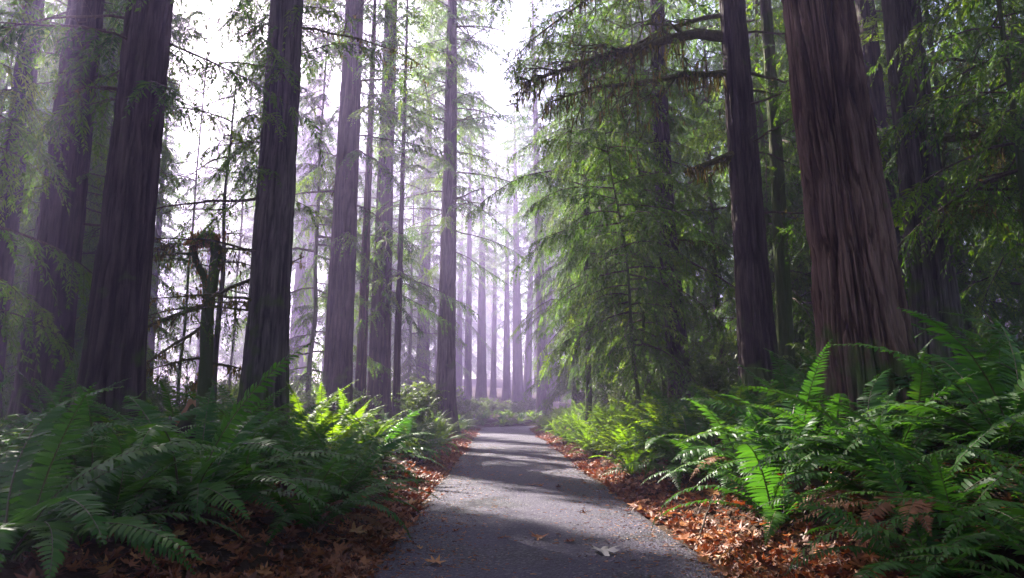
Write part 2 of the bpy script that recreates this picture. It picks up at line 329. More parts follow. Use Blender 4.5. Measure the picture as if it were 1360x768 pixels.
# ------------------------------------------------------------------ trees
def trunk_mesh(mb, r, h, seed, segs, dz, flare=.35, leanx=0, leany=0, bow=0, zvis=14, depth=.045, wig=0, mat=0, z_lo=-.5, tip=.12, buttress=.12):
    zs = list(np.arange(z_lo, min(zvis, h), dz)); z = zs[-1]
    st = dz
    while z < h: st *= 1.25; z = min(h, z + st); zs.append(z)
    zs = np.array(zs); th = np.linspace(0, 2 * np.pi, segs, endpoint=False)
    zz, tt = np.meshgrid(zs, th, indexing='ij')
    zf = np.clip(zz / h, 0, 1)
    rad = r * (1 - (1 - tip) * zf ** .9) * (1 + flare * np.exp(-np.maximum(zz, -.2) / (1.1 * r + .35)))
    per = 2 * np.pi * r
    cx, sx = np.cos(tt), np.sin(tt)
    kf = r / .17                                   # furrow spacing
    wx = .35 * (vnoise(cx * 2 + seed, sx * 2, zz * .35) - .5) + .10 * (vnoise(cx * 5 + seed, sx * 5, zz * 1.6) - .5)
    c2, s2 = np.cos(tt + wx), np.sin(tt + wx)
    n1 = vnoise(c2 * kf * 2.1 + seed, s2 * kf * 2.1, zz * .6 + seed)
    n2 = vnoise(c2 * kf * 5.5 + seed, s2 * kf * 5.5, zz * 1.2 + 7)
    n3 = vnoise(c2 * kf * 9, s2 * kf * 9 + seed, zz * 3.1)
    fur = np.exp(-((n1 - .5) / .06) ** 2); fur2 = np.exp(-((n2 - .5) / .09) ** 2)
    n4 = vnoise(c2 * kf * 17 + seed, s2 * kf * 17, zz * 2.2); fur3 = np.exp(-((n4 - .5) / .13) ** 2)
    disp = depth * (.25 - .85 * fur - .6 * fur2 - .3 * fur3 + (n3 - .5) * .4)
    big = .10 * r * (vnoise(cx * 1.3 + seed * 2, sx * 1.3, zz * .22) - .5)
    but = buttress * r * np.exp(-np.maximum(zz, 0) / .9) * np.cos(tt * 5 + seed + .4 * np.sin(zz))
    rad = np.maximum(rad + big + but + disp * np.clip(rad / (r * .6), .2, 1), .01)
    ax = leanx * zz + bow * np.sin(np.clip(zz / min(h, 12), 0, 1) * np.pi) + wig * (vnoise(zz * .5, seed) - .5)
    ay = leany * zz + wig * (vnoise(zz * .5, seed + 5) - .5)
    V = np.stack([ax + rad * cx, ay + rad * sx, zz], -1)
    k = len(zs); i = np.arange(k - 1)[:, None]; j = np.arange(segs)[None]
    q = np.stack([i * segs + j, i * segs + (j + 1) % segs, (i + 1) * segs + (j + 1) % segs, (i + 1) * segs + j], -1).reshape(-1, 4)
    mb.add(V, q, None, mat, np.clip(1 - .5 * fur - .32 * fur2 - .2 * fur3 - .2 * n3, 0, 1).ravel())
    def axisf(z):
        z = np.asarray(z, float)
        return np.stack([leanx * z + bow * np.sin(np.clip(z / min(h, 12), 0, 1) * np.pi) + wig * (vnoise(z * .5, seed + 0 * z) - .5), leany * z + wig * (vnoise(z * .5, seed + 5 + 0 * z) - .5), z], -1)
    def radf(z): return r * (1 - (1 - tip) * np.clip(np.asarray(z) / h, 0, 1) ** .9)
    return axisf, radf

def sprays(mb, O, D, L, droop, nl, ll, lw, rng, tint, mat=1, stem=True, smat=0):
    N = len(O)
    if N == 0: return
    t = np.linspace(.06, .98, nl); t = np.concatenate([t, t, [1.0]]); sg = np.concatenate([np.ones(nl), -np.ones(nl), [0]]); Mn = len(t)
    sd = np.cross(D, Z); bad = np.linalg.norm(sd, axis=1) < .05; sd[bad] = [1, 0, 0]; sd = nrm(sd); up = np.cross(sd, D)
    ro = rng.normal(0, .45, (N, 1)); sd, up = sd * np.cos(ro) + up * np.sin(ro), up * np.cos(ro) - sd * np.sin(ro)
    tj = t[None] + rng.normal(0, .025, (N, Mn))
    P = O[:, None] + D[:, None] * (L[:, None] * tj)[..., None] - Z * (droop[:, None] * L[:, None] * tj ** 2)[..., None]
    fwd = np.where(sg == 0, 1., .62)
    ld = nrm(D[:, None] * fwd[None, :, None] + sd[:, None] * (sg * .85)[None, :, None] - Z * (.12 + 1.1 * droop[:, None] * t[None])[..., None] + rng.normal(0, .22, (N, Mn, 3)))
    ln = ll * (1.12 - .72 * t)[None] * rng.uniform(.65, 1.25, (N, Mn)) * np.clip(L / np.mean(L), .55, 1.5)[:, None]
    wdv = nrm(np.cross(ld, up[:, None] + rng.normal(0, .45, (N, Mn, 3))))
    w_ = (lw * rng.uniform(.7, 1.3, (N, Mn)))[..., None]; ln = ln[..., None]
    V = np.stack([P, P + ld * ln * .42 + wdv * w_, P + ld * ln - Z * ln * .12, P + ld * ln * .42 - wdv * w_], 2)
    q = np.arange(N * Mn * 4).reshape(-1, 4)
    mb.add(V, q, None, mat, np.repeat(np.clip(np.repeat(tint, Mn) + rng.normal(0, .1, N * Mn), 0, 1), 4))
    if stem:
        tk = np.array([0, .5, 1.])
        Ps = O[:, None] + D[:, None] * (L[:, None] * tk[None])[..., None] - Z * (droop[:, None] * L[:, None] * tk[None] ** 2)[..., None]
        tubes(mb, Ps, np.broadcast_to(np.array([.006, .004, .0015]), (N, 3)), 3, smat)

def limb_points(start, phi, L, el, droop, rng, k=7, wob=.05):
    s = np.linspace(0, 1, k); h = np.array([math.cos(phi), math.sin(phi), 0]); sd = np.array([-h[1], h[0], 0])
    P = start[None] + h[None] * (L * s)[:, None] + Z[None] * (L * (math.tan(el) * s - droop * s ** 2))[:, None]
    w = np.cumsum(rng.normal(0, wob * L / k, (k, 2)), 0); w[0] = 0
    return P + sd[None] * w[:, :1] + Z[None] * w[:, 1:] * .6

def crown_mesh(mb, axisf, radf, z0, z1, nb, lmax, rng, world=(0, 0, 0), el=(.15, -.25), droop=.22, dens=9., sl=.55, ll=.13, lw=.014, nl=13,
               filt=True, azf=None, lprof=None, sdroop=.25, tint=.5, hang=0.0, stem=True, bare=.12, coarse_z=None, dcurve=1.0, gaps=.0, moss=0.0, clear=0.0, lvar=(.7, 1.15)):
    world = np.asarray(world, float)
    ph0 = rng.uniform(0, 6.28); A = [[], [], [], [], []]; B = [[], [], [], [], []]
    zsb = z0 + (z1 - z0) * (np.arange(nb) + rng.uniform(0, 1, nb)) / nb
    lp, lr = [], []
    hang_pts = []
    for n in range(nb):
        z = zsb[n]; f = (z - z0) / (z1 - z0); phi = ph0 + n * 2.399 + rng.normal(0, .35)
        if azf is not None and not azf(phi % (2 * math.pi), z): continue
        if gaps and vnoise(math.cos(phi) * 1.5 + 10, math.sin(phi) * 1.5 + ph0, z * .4) < gaps: continue
        prof = (lprof(f) if lprof else (.55 + .45 * math.sin(min(f * 2.2, 1) * 1.57)) * (1 - .82 * max(f - .25, 0) / .75))
        L = lmax * prof * rng.uniform(*lvar)
        if L < .25: continue
        e = el[1] + (el[0] - el[1]) * f + rng.normal(0, .12)
        c0 = axisf(z); P = limb_points(c0, phi, L + float(radf(z)), e, droop * rng.uniform(.5, 1.6), rng, wob=.11)
        if clear > 0 and np.any(np.abs(side_dist(P[:, 0] + world[0], P[:, 1] + world[1])) * (P[:, 2] + world[2] < 5.5) + 9 * (P[:, 2] + world[2] >= 5.5) < clear):
            L *= .5; P = limb_points(c0, phi, L + float(radf(z)), e, droop, rng)
        Pw = P + world
        if filt and sunlit(Pw[2:]).mean() > .3 and rng.random() < .92: continue
        lp.append(P); lr.append(np.linspace(1, .12, 7) * (.006 + .0085 * L))
        coarse = coarse_z is not None and z > coarse_z
        m = max(3, int(L * dens * (.45 if coarse else 1)))
        s = bare + (1 - bare) * (np.arange(m) + rng.uniform(0, 1, m)) / m; s = s ** dcurve
        ix = s * 6; i0 = np.minimum(ix.astype(int), 5); fr = (ix - i0)[:, None]
        O = P[i0] * (1 - fr) + P[i0 + 1] * fr; T = nrm(P[i0 + 1] - P[i0])
        sd = nrm(np.cross(T, Z)); sgn = np.where(np.arange(m) % 2 == 0, 1., -1.)[:, None]
        D = nrm(T * rng.uniform(.35, .9, (m, 1)) + sd * sgn * rng.uniform(.5, 1, (m, 1)) - Z * (hang + rng.uniform(0, .35, (m, 1))))
        Ls = sl * (1.2 - .6 * s) * rng.uniform(.35, 1.5, m) * (1.7 if coarse else 1) * min(1, .5 + L / lmax)
        k = [O, D, Ls, np.clip(sdroop * rng.uniform(.5, 1.6, m), 0, .9), np.clip(np.full(m, tint + rng.normal(0, .16)) + rng.normal(0, .1, m) + .1 * (s - .5), 0, 1)]
        for a, b in zip(B if coarse else A, k): a.append(b)
        if moss: hang_pts.append(O)
    if lp: tubes(mb, np.array(lp), np.array(lr), 4, 0)
    for Q, cf in ((A, 1), (B, 2.1)):
        if not Q[0]: continue
        O, D, Ls, dr, ti = [np.concatenate(a) for a in Q]
        if filt:
            kp = ~(sunlit(O + world) | sunlit(O + D * Ls[:, None] + world)) | (rng.random(len(O)) < .03); O, D, Ls, dr, ti = O[kp], D[kp], Ls[kp], dr[kp], ti[kp]
        sprays(mb, O, D, Ls, dr, nl if cf == 1 else max(6, nl - 5), ll * cf, lw * cf, rng, ti, 1, stem and cf == 1)
    if hang_pts:
        O = np.concatenate(hang_pts); O = O[rng.random(len(O)) < moss]; strands(mb, O, rng, .10, .45, mat=2)

def strands(mb, O, rng, l0, l1, mat=0, w=.012, n=3):
    l1 = max(l1, l0 + .01); O = np.repeat(O, n, 0) + rng.normal(0, .03, (len(O) * n, 3)); N = len(O)
    L = rng.uniform(l0, l1, N) * rng.uniform(.4, 1, N); a = rng.uniform(0, 6.28, N)
    sd = np.stack([np.cos(a), np.sin(a), 0 * a], -1) * (w * rng.uniform(.6, 1.5, N))[:, None]
    dn = np.stack([rng.normal(0, .1, N), rng.normal(0, .1, N), -np.ones(N)], -1) * L[:, None]
    V = np.stack([O - sd, O + sd, O + dn * .55 + sd * .8 + rng.normal(0, .012, (N, 3)), O + dn + rng.normal(0, .015, (N, 3))], 1)
    mb.add(V, np.arange(N * 4).reshape(-1, 4), None, mat, np.repeat(rng.uniform(.1, .9, N), 4))

def dead_branch(mb, start, phi, L, el, droop, r, rng, sub=9, mat=0, moss=0.0, mossmat=1, subl=.45, fol=0.0, folmat=2):
    """a bare limb with forking side twigs"""
    P = limb_points(start, phi, L, el, droop, rng, k=9, wob=.12)
    tubes(mb, P, r * np.linspace(1, .15, 9) ** .8, 6, mat)
    tw, tr, t2, r2 = [], [], [], []
    for n in range(sub):
        s = .15 + .85 * (n + rng.random()) / sub; ix = min(int(s * 8), 7); f = s * 8 - ix
        o = P[ix] * (1 - f) + P[ix + 1] * f; T = nrm(P[ix + 1] - P[ix]); sd = nrm(np.cross(T, Z)) * (1 if n % 2 else -1)
        d = nrm(T * rng.uniform(.3, .9) + sd * rng.uniform(.5, 1) + Z * rng.uniform(-.7, .35)); l = L * subl * (1.1 - .7 * s) * rng.uniform(.5, 1.2)
        ss = np.linspace(0, 1, 6)[:, None]; w = np.cumsum(rng.normal(0, .05 * l, (6, 3)), 0); w[0] = 0
        q = o + d * l * ss - Z * (droop * .8 + .1) * l * ss ** 2 + w; tw.append(q); tr.append(r * .38 * np.linspace(1, .2, 6) * (1.1 - .6 * s))
        for k in range(4):
            s3 = rng.uniform(.2, 1); i3 = min(int(s3 * 5), 4); o3 = q[i3] + (q[i3 + 1] - q[i3]) * (s3 * 5 - i3)
            d3 = nrm(d * .6 + rng.normal(0, .6, 3) - Z * .25); l3 = l * rng.uniform(.25, .5); s4 = np.linspace(0, 1, 4)[:, None]
            t2.append(o3 + d3 * l3 * s4 - Z * .18 * l3 * s4 ** 2 + np.cumsum(rng.normal(0, .03 * l3, (4, 3)), 0)); r2.append(r * .16 * np.linspace(1, .35, 4))
    tubes(mb, np.array(tw), np.array(tr), 4, mat); tubes(mb, np.array(t2), np.array(r2), 3, mat)
    if moss > 0:
        n = int(L * 26 * moss); s = rng.uniform(0, 1, n) ** 1.1 * 7.99; i0 = s.astype(int); f = (s - i0)[:, None]
        O = P[i0] * (1 - f) + P[i0 + 1] * f - Z * r * .3
        cl = vnoise(O[:, 0] * 4, O[:, 1] * 4 + 3, O[:, 2] * 4); O = O[cl > .38]; cl = cl[cl > .38]
        if len(O): strands(mb, O[cl < .62], rng, .03, .18 * moss, mossmat); strands(mb, O[cl >= .5], rng, .06, .5 * moss, mossmat, .014)
        T2 = np.concatenate(tw); strands(mb, T2[rng.random(len(T2)) < moss * .8], rng, .06, .4 * moss, mossmat)
    if fol > 0:
        ends = np.concatenate([np.array(tw)[:, 2:].reshape(-1, 3), np.array(t2)[:, 1:].reshape(-1, 3)]); ends = ends[rng.random(len(ends)) < fol]
        D = nrm(rng.normal(0, .6, (len(ends), 3)) - Z * .7)
        sprays(mb, ends, D, rng.uniform(.25, .5, len(ends)), np.full(len(ends), .3), 11, .09, .011, rng, rng.uniform(.2, .7, len(ends)), folmat, True, mat)
    return P

random.seed(4)
SEED = [100]
def tree(name, label, cat, p, d, dia, h=34, lean=0.0, leany=0.0, bark='darkbark', segs=96, dz=.09, crown=None, group=None, bow=0, flare=.35, wig=0, depth=.04,
         branches=(), crown2=None, zvis=None, fol='needle', tip=.12, x=None, y=None, buttress=.12):
    SEED[0] += 1; sd = SEED[0]; rng = np.random.default_rng(sd)
    xx = px(p, d) if x is None else x; yy = d if y is None else y; base = (xx, yy, gz(xx, yy))
    t = thing(name, label, cat, base, 0, group)
    mb = MB(); zv = zvis or min(h, 2.5 + d * .72)
    axf, rf = trunk_mesh(mb, dia / 2, h, sd * 1.37, segs, dz, flare, lean, leany, bow, zv, depth, wig, tip=tip, buttress=buttress); mb.build('trunk', M[bark], t, True)
    if crown:
        mb = MB()
        for c in (crown if isinstance(crown, list) else [crown]): crown_mesh(mb, axf, rf, rng=rng, world=base, **c)
        if mb.n: mb.build('crown', [M['twig'], M[fol], M['moss']], t)
    for b in branches:
        b = dict(b); z = b.pop('z'); mossy = b.get('moss', 0); mb = MB(); lab = b.pop('label', None)
        ph = b.pop('phi'); st = axf(z) + float(rf(z)) * .8 * np.array([math.cos(ph), math.sin(ph), 0])
        tip_ = np.array([st + base + b['L'] * k_ * np.array([math.cos(ph), math.sin(ph), math.tan(b['el'])]) for k_ in (.2, .45, .7, .95)])
        if lab is None and sunlit(tip_).any(): continue
        dead_branch(mb, st, ph, rng=rng, **b)
        o = mb.build('branch', [M['mosstwig' if mossy > .3 else 'twig'], M['moss'], M[fol]], t)
        if lab: o['label'] = lab
    return t, axf, rf

PI = math.pi
def bare(z0, z1, n, rng, l=(1.2, 2.6), phis=None, moss=.1, r=.028, fol=.0):
    return [dict(z=rng.uniform(z0, z1), phi=(rng.uniform(0, 6.28) if phis is None else rng.uniform(*phis)), L=rng.uniform(*l), el=rng.uniform(-.15, .35), droop=rng.uniform(.1, .35), r=r * rng.uniform(.7, 1.2), sub=int(rng.integers(6, 11)), moss=moss * rng.uniform(.3, 1.7), fol=fol) for _ in range(n)]
rg = np.random.default_rng(7)
HIGH = dict(nb=64, lmax=3.6, droop=.25, dens=8, sl=.6, ll=.13, lw=.016, nl=12)
def LOW(z0, z1, nb, l): return dict(z0=z0, z1=z1, nb=nb, lmax=l, dens=10, sl=.55, ll=.12, lw=.014, nl=14, gaps=.22, hang=.3, sdroop=.5, droop=.3, el=(.2, -.1), lvar=(.45, 1.3))
def high(z0, z1, **k): return {**HIGH, 'z0': z0, 'z1': z1, 'coarse_z': k.pop('coarse_z', z0 + 2), **k}

# --- the row of big trunks left of the path
tree('redwood_tree', 'dark redwood trunk farthest left beside the path, a leafy bough across it', 'tree', 55, 13, .86, 36, lean=-.004, segs=110, dz=.08, crown=[high(11.5, 36), LOW(4.5, 11.5, 24, 3.0)], branches=bare(4, 10, 7, rg, fol=.12))
tree('redwood_tree', 'tall dark redwood with flared base rising behind the ferns, second trunk from left', 'tree', 146, 9.5, .76, 35, lean=.002, segs=150, dz=.06, flare=.55, crown=[high(9.5, 35), LOW(5.2, 9.5, 16, 2.6)], branches=bare(3.5, 8.5, 4, rg, phis=(2.2, 4.0)))
tree('redwood_tree', 'grey ridged redwood right of the hooked mossy snag', 'tree', 350, 12.5, .80, 36, lean=-.002, segs=140, dz=.07, flare=.4, bark='greybark', crown=[high(11, 36), LOW(4.8, 11, 30, 3.0)], branches=bare(2.5, 9, 6, rg, phis=(2.4, 4.2), moss=.4, fol=.1) + bare(3, 9, 4, rg, phis=(-.6, .8), moss=.3, fol=.15))
tree('redwood_tree', 'slim reddish redwood behind the sunlit ferns, its left edge catching the sun', 'tree', 446, 19, .82, 36, lean=.004, segs=110, dz=.09, bark='darkbark', flare=.3, crown=[high(14, 36), LOW(5.5, 14, 44, 3.4)], branches=bare(5, 13, 12, rg, moss=.35, fol=.12, l=(1.5, 3)))
tree('redwood_tree', 'shaded redwood trunk standing between the sunlit reddish trunk and a thin pole trunk', 'tree', 502, 26, .88, 36, segs=80, dz=.12, crown=[high(12, 36, coarse_z=20), LOW(4, 13, 50, 3.4)], branches=bare(6, 14, 8, rg, fol=.3))
tree('young_redwood', 'thin reddish trunk just behind the sunlit redwood', 'tree', 478, 24, .40, 22, segs=48, dz=.15, bark='redwood', crown=high(9, 22, nb=40, lmax=2.2))
tree('young_redwood', 'thin pole trunk right of the shaded redwood left of the path', 'tree', 526, 25, .30, 20, segs=40, dz=.15, crown=high(5, 20, nb=60, lmax=2.0, coarse_z=15, el=(.1, -.2)))
tree('redwood_tree', 'hazy straight redwood nearest the misty end of the path, bare dead limbs high up', 'tree', 592, 29, .86, 36, segs=90, dz=.12, bark='greybark', flare=.4, crown=[high(17, 36), LOW(7, 23, 84, 4.0)], branches=bare(9, 20, 26, rg, l=(2, 4.2), r=.035, moss=.15, fol=.04))

# --- the trunks right of the path
tree('redwood_tree', 'massive deeply furrowed reddish redwood leaning left over the right bank', 'tree', 1163, 7.6, .92, 36, lean=-.052, segs=300, dz=.03, bark='redwood', flare=.22, depth=.075, crown=high(9, 36), zvis=9)
tree('redwood_tree', 'dark redwood trunk with a long mossy limb over the path', 'tree', 1012, 12.5, .66, 35, lean=-.012, segs=130, dz=.07, crown=high(10, 35),
     branches=[dict(z=7.5, phi=2.95, L=4.1, el=.0, droop=.2, r=.11, sub=22, moss=1.3, fol=.15, subl=.42, label='long moss hung limb reaching over the path'),
               dict(z=6.7, phi=3.3, L=3.6, el=-.12, droop=.12, r=.065, sub=18, moss=1.2, fol=.15, subl=.42),
               *[dict(z=zz_, phi=ph_, L=ll_, el=.05, droop=.35, r=.045, sub=18, moss=.5, fol=.75, subl=.4) for zz_, ph_, ll_ in ((9.3, 2.8, 4.4), (9.9, 3.4, 4.2), (10.8, 3.0, 4.6), (11.8, 3.25, 4.4))],
               dict(z=5.0, phi=3.35, L=1.0, el=-.25, droop=.1, r=.09, sub=5, moss=1.0, label='short mossy stub'),
               dict(z=8.0, phi=2.7, L=3.0, el=.1, droop=.3, r=.05, sub=12, moss=.6, fol=.2)] + bare(2.5, 8, 7, rg, phis=(-1.5, 1.0), fol=.3))
tree('young_redwood', 'thin mossy trunk squeezed between two big redwoods on the right bank', 'tree', 1046, 13.6, .34, 24, segs=56, dz=.1, bark='mossbark', lean=.004, bow=.10, crown=high(9, 24, nb=36, lmax=2))
tree('redwood_tree', 'slender dark redwood beyond the mossy limb right of the path', 'tree', 908, 18, .60, 32, lean=-.022, bow=-.15, segs=90, dz=.09, flare=.45, crown=high(9, 32), branches=bare(2.5, 10, 9, rg, moss=.5, fol=.35))
tree('redwood_tree', 'grey redwood with peeling bark behind the leaning giant, far right', 'tree', 1256, 10.3, .66, 33, lean=-.006, segs=130, dz=.07, bark='greybark', depth=.05, crown=high(8.5, 33),
     branches=bare(2, 7, 7, rg, phis=(-2.5, .5), moss=.3, fol=.3) + [dict(z=4.3, phi=-.05, L=2.6, el=.08, droop=-.02, r=.085, sub=7, moss=2.2, label='moss covered bough hanging out to the right')])
tree('redwood_tree', 'dim redwood trunk seen in the gap behind the leaning giant', 'tree', 1200, 16.5, .66, 33, segs=70, dz=.12, crown=high(7, 33, coarse_z=13), branches=bare(2, 9, 6, rg, fol=.4))

# --- small dark saplings right of the path
HEM = dict(lvar=(.4, 1.35), lprof=lambda f: (.75 + .5 * math.sin(f * 17) * math.sin(f * 41)) * (1 - .75 * max(f - .45, 0) / .55), droop=.46, dens=11, sl=.62, ll=.125, lw=.0145, nl=16, el=(.3, -.05), sdroop=.5, hang=.3)
def hemlock(label, p, d, h, dia, lmax, nb, z0=.9, fol='needle', name='hemlock_sapling', lean=0, bow=0, seg=24, group=None, **k):
    return tree(name, label, 'tree', p, d, dia, h, lean=lean, bow=bow, segs=seg, dz=.2, bark='mossbark', flare=.15, depth=.008, fol=fol, tip=.05, wig=.12, group=group,
                crown={**HEM, 'z0': z0, 'z1': h, 'nb': nb, 'lmax': lmax, **k})
hemlock('thin crooked dark sapling leaning left, drooping lacy green boughs', 850, 15.5, 8.5, .11, 2.3, 62, z0=1.6, lean=-.10, bow=.18, fol='needle2', clear=.4)
hemlock('thin upright dark sapling just right of the crooked one', 862, 17.5, 11, .12, 2.4, 62, z0=2.2, lean=-.01, clear=.4)
hemlock('bent dark sapling curving in front of the slender redwood', 886, 19.5, 13, .16, 2.6, 62, z0=3, lean=-.055, bow=-.1, fol='needle2', clear=.4)

def W(p, r, d):
    """point at forward distance d whose height matches row r of the photograph"""
    v = Vector(((p - 680) / 907, 1, -(r - 384) / 907)); v.rotate(Euler((PITCH, 0, 0))); k = d / v.y
    return np.array([v.x * k, d, CAM_H + v.z * k])

def copy_tree(root, loc, rz, s, label=None, group=None):
    r = root.copy(); COL.objects.link(r); r.location = loc; r.rotation_euler = (0, 0, rz); r.scale = (s * random.uniform(.8, 1.2), s * random.uniform(.8, 1.2), s); r.rotation_euler = (random.gauss(0, .018), random.gauss(0, .018), rz)
    if label: r['label'] = label
    if group: r['group'] = group
    for ch in list(root.children):
        c_ = ch.copy(); COL.objects.link(c_); c_.parent = r
        for g in ch.children:
            e = g.copy(); COL.objects.link(e); e.parent = c_
    return r

# --- hemlocks that make the green wall right of the path (three kinds, copied)
GR, LR = 'hemlocks behind the trunks right of the path', 'lacy green hemlock among the crowded trees right of the path'
p1, _, _ = hemlock(LR, 782, 21.5, 21, .22, 3.0, 135, z0=3.2, clear=.9, fol='needle2', name='hemlock_tree', group=GR, filt=False, gaps=.26)
p2, _, _ = hemlock(LR, 960, 24, 22, .22, 3.5, 160, z0=1.8, fol='needle2', name='hemlock_tree', group=GR, filt=False, gaps=.26)
p3, _, _ = hemlock(LR, 1110, 21, 18, .20, 3.2, 150, z0=.8, fol='needle2', name='hemlock_tree', group=GR, filt=False, gaps=.26)
rw = np.random.default_rng(21)
WALL = [(782, 27.5), (765, 34.5), (815, 30), (858, 25), (902, 30), (930, 36), (995, 31), (1035, 20), (1072, 27), (1140, 30), (1175, 24), (1225, 20), (1262, 28), (1300, 17), (1335, 23), (1385, 14.5), (1420, 19), (1290, 34), (1480, 26), (790, 41), (870, 44), (1030, 42), (1160, 40), (835, 36)]
for n, (p, d) in enumerate(WALL):
    x, y = px(p, d), d
    if side_dist(x, min(y, 60)) < HW + .6 and y < 55: x = float(road_x(min(y, 41.5))) + HW + .8
    copy_tree((p1, p2, p3)[n % 3], (x, y, gz(x, y) - .05), rw.uniform(0, 6.28), rw.uniform(.8, 1.2), LR, GR)

# --- hemlocks in the bright haze left of the path: thinner crowns
GL, LL = 'hemlocks in the bright haze left of the path', 'thin hazy hemlock with gaps in its crown left of the path'
q1, _, _ = hemlock(LL, 150, 22, 17, .18, 3.2, 125, z0=1.5, fol='needle2', name='hemlock_tree', group=GL, gaps=.30, dens=12)
q2, _, _ = hemlock(LL, 410, 24, 19, .20, 3.2, 130, z0=1.8, name='hemlock_tree', group=GL, gaps=.30, dens=12)
for n, (p, d) in enumerate([(15, 19), (112, 25), (395, 33), (545, 33), (560, 40), (468, 34), (-60, 23), (172, 36), (60, 38), (-150, 30), (505, 43), (85, 30), (355, 38), (140, 31), (20, 27), (430, 38), (490, 50)]):
    x, y = nudge(px(p, d), d, .5, 2.2)
    copy_tree((q1, q2)[n % 2], (x, y, gz(x, y) - .05), rw.uniform(0, 6.28), rw.uniform(.8, 1.15), LL, GL)
hemlock(LL, 236, 26, 22, .13, 3.2, 90, z0=9.5, fol='needle2', name='hemlock_tree', group=GL, gaps=.15)
hemlock(LL, 304, 30, 24, .13, 3.2, 90, z0=10.5, fol='needle2', name='hemlock_tree', group=GL, gaps=.15)
hemlock('hemlock at the far left edge, its lit leafy boughs crossing the first trunk', -75, 9.2, 8, .12, 2.0, 44, z0=1.6, fol='needle2', dens=11, gaps=.42)
hemlock('hemlock at the far right edge with dark boughs high above the ferns', 1395, 9.0, 11, .14, 2.4, 60, z0=3.2, dens=11, gaps=.2)

# --- the hooked, moss capped snag
def snag():
    d = 14.0; b = W(271, 540, d); b[2] = gz(b[0], d)
    t = thing('mossy_snag', 'dead mossy snag with a hooked loop top between two left trunks', 'dead tree', b)
    rs = np.random.default_rng(3)
    def path(pts, n=16):
        p = np.array([W(a, c, d + e) - b for a, c, e in pts]); u = np.linspace(0, len(p) - 1, n); i = np.minimum(u.astype(int), len(p) - 2); f = (u - i)[:, None]
        p0 = p[np.maximum(i - 1, 0)]; p1_ = p[i]; p2_ = p[i + 1]; p3_ = p[np.minimum(i + 2, len(p) - 1)]
        return .5 * (2 * p1_ + (p2_ - p0) * f + (2 * p0 - 5 * p1_ + 4 * p2_ - p3_) * f ** 2 + (3 * p1_ - p0 - 3 * p2_ + p3_) * f ** 3)
    mb = MB()
    a = path([(270, 590, 0), (271, 540, 0), (274, 470, 0), (276, 410, 0), (283, 370, .05), (287, 338, .05), (285, 318, .02), (276, 312, 0), (266, 316, -.05)], 34)
    tubes(mb, a, np.interp(np.linspace(0, 1, 34), [0, .3, .6, .85, 1], [.16, .125, .11, .095, .06]) * (1 + .18 * (vnoise(np.arange(34) * .9, 2.) - .5)), 12, 0, tint=.6)
    c_ = path([(275, 400, 0), (272, 372, .05), (260, 345, .1), (257, 325, .08), (264, 314, 0)], 18)
    tubes(mb, c_, np.linspace(.085, .05, 18), 9, 0, tint=.6)
    mb.build('trunk', M['mossbark'], t, True)
    mb = MB(); hub = W(272, 317, d) - b
    O = hub + rs.normal(0, 1, (280, 3)) * [.17, .09, .05]; strands(mb, O, rs, .06, .22, 0, .014)
    O = np.concatenate([a[4:], c_]); O = np.repeat(O, 14, 0) + rs.normal(0, .06, (14 * (len(O)), 3)); strands(mb, O[rs.random(len(O)) < .55], rs, .04, .20, 0, .012, 2)
    tag(mb.build('moss_cap', M['tanmoss'], t), 'shaggy tan moss cap on the hook')
    for (p_, r_, phi, L, el, dr, rad) in [(277, 395, .1, 1.9, .42, -.05, .05), (276, 405, 3.3, 2.1, -.35, .05, .05), (275, 430, 2.9, 1.9, -.5, .02, .04), (262, 340, 3.1, 1.4, .2, .25, .03), (258, 330, 2.6, 1.5, .35, .3, .03), (285, 330, .4, 1.2, .1, .1, .03), (272, 480, .2, 1.1, -.1, .1, .03), (272, 475, 3.4, 1.2, -.15, .2, .03), (271, 500, 2.2, 1.0, .1, .3, .03), (287, 350, -.3, 1.0, .1, .2, .03)]:
        mb = MB(); dead_branch(mb, W(p_, r_, d) - b, phi, L, el, dr, rad, rs, sub=8, moss=.55, subl=.4); mb.build('branch', [M['mosstwig'], M['moss']], t)
snag()
def deadtree(label, p, d, h, dia, n, z0):
    r_ = np.random.default_rng(int(p * 7 + 10000))
    tree('dead_conifer', label, 'dead tree', p, d, dia, h, segs=24, dz=.25, bark='greybark', flare=.1, depth=.01, tip=.1, wig=.15, branches=[dict(z=z0 + (h - z0) * (k + r_.random()) / n, phi=k * 2.4 + r_.normal(0, .3), L=r_.uniform(.9, 2.2), el=r_.uniform(-.1, .3), droop=r_.uniform(.15, .45), r=.022, sub=8, moss=.12, fol=.03) for k in range(n)])
deadtree('slender dead conifer with bare twigs rising behind the mossy snag', 281, 17, 10, .18, 26, 1.6)
deadtree('bare twiggy dead conifer in the glare between first two trunks', 112, 17.5, 9.5, .16, 22, 2)

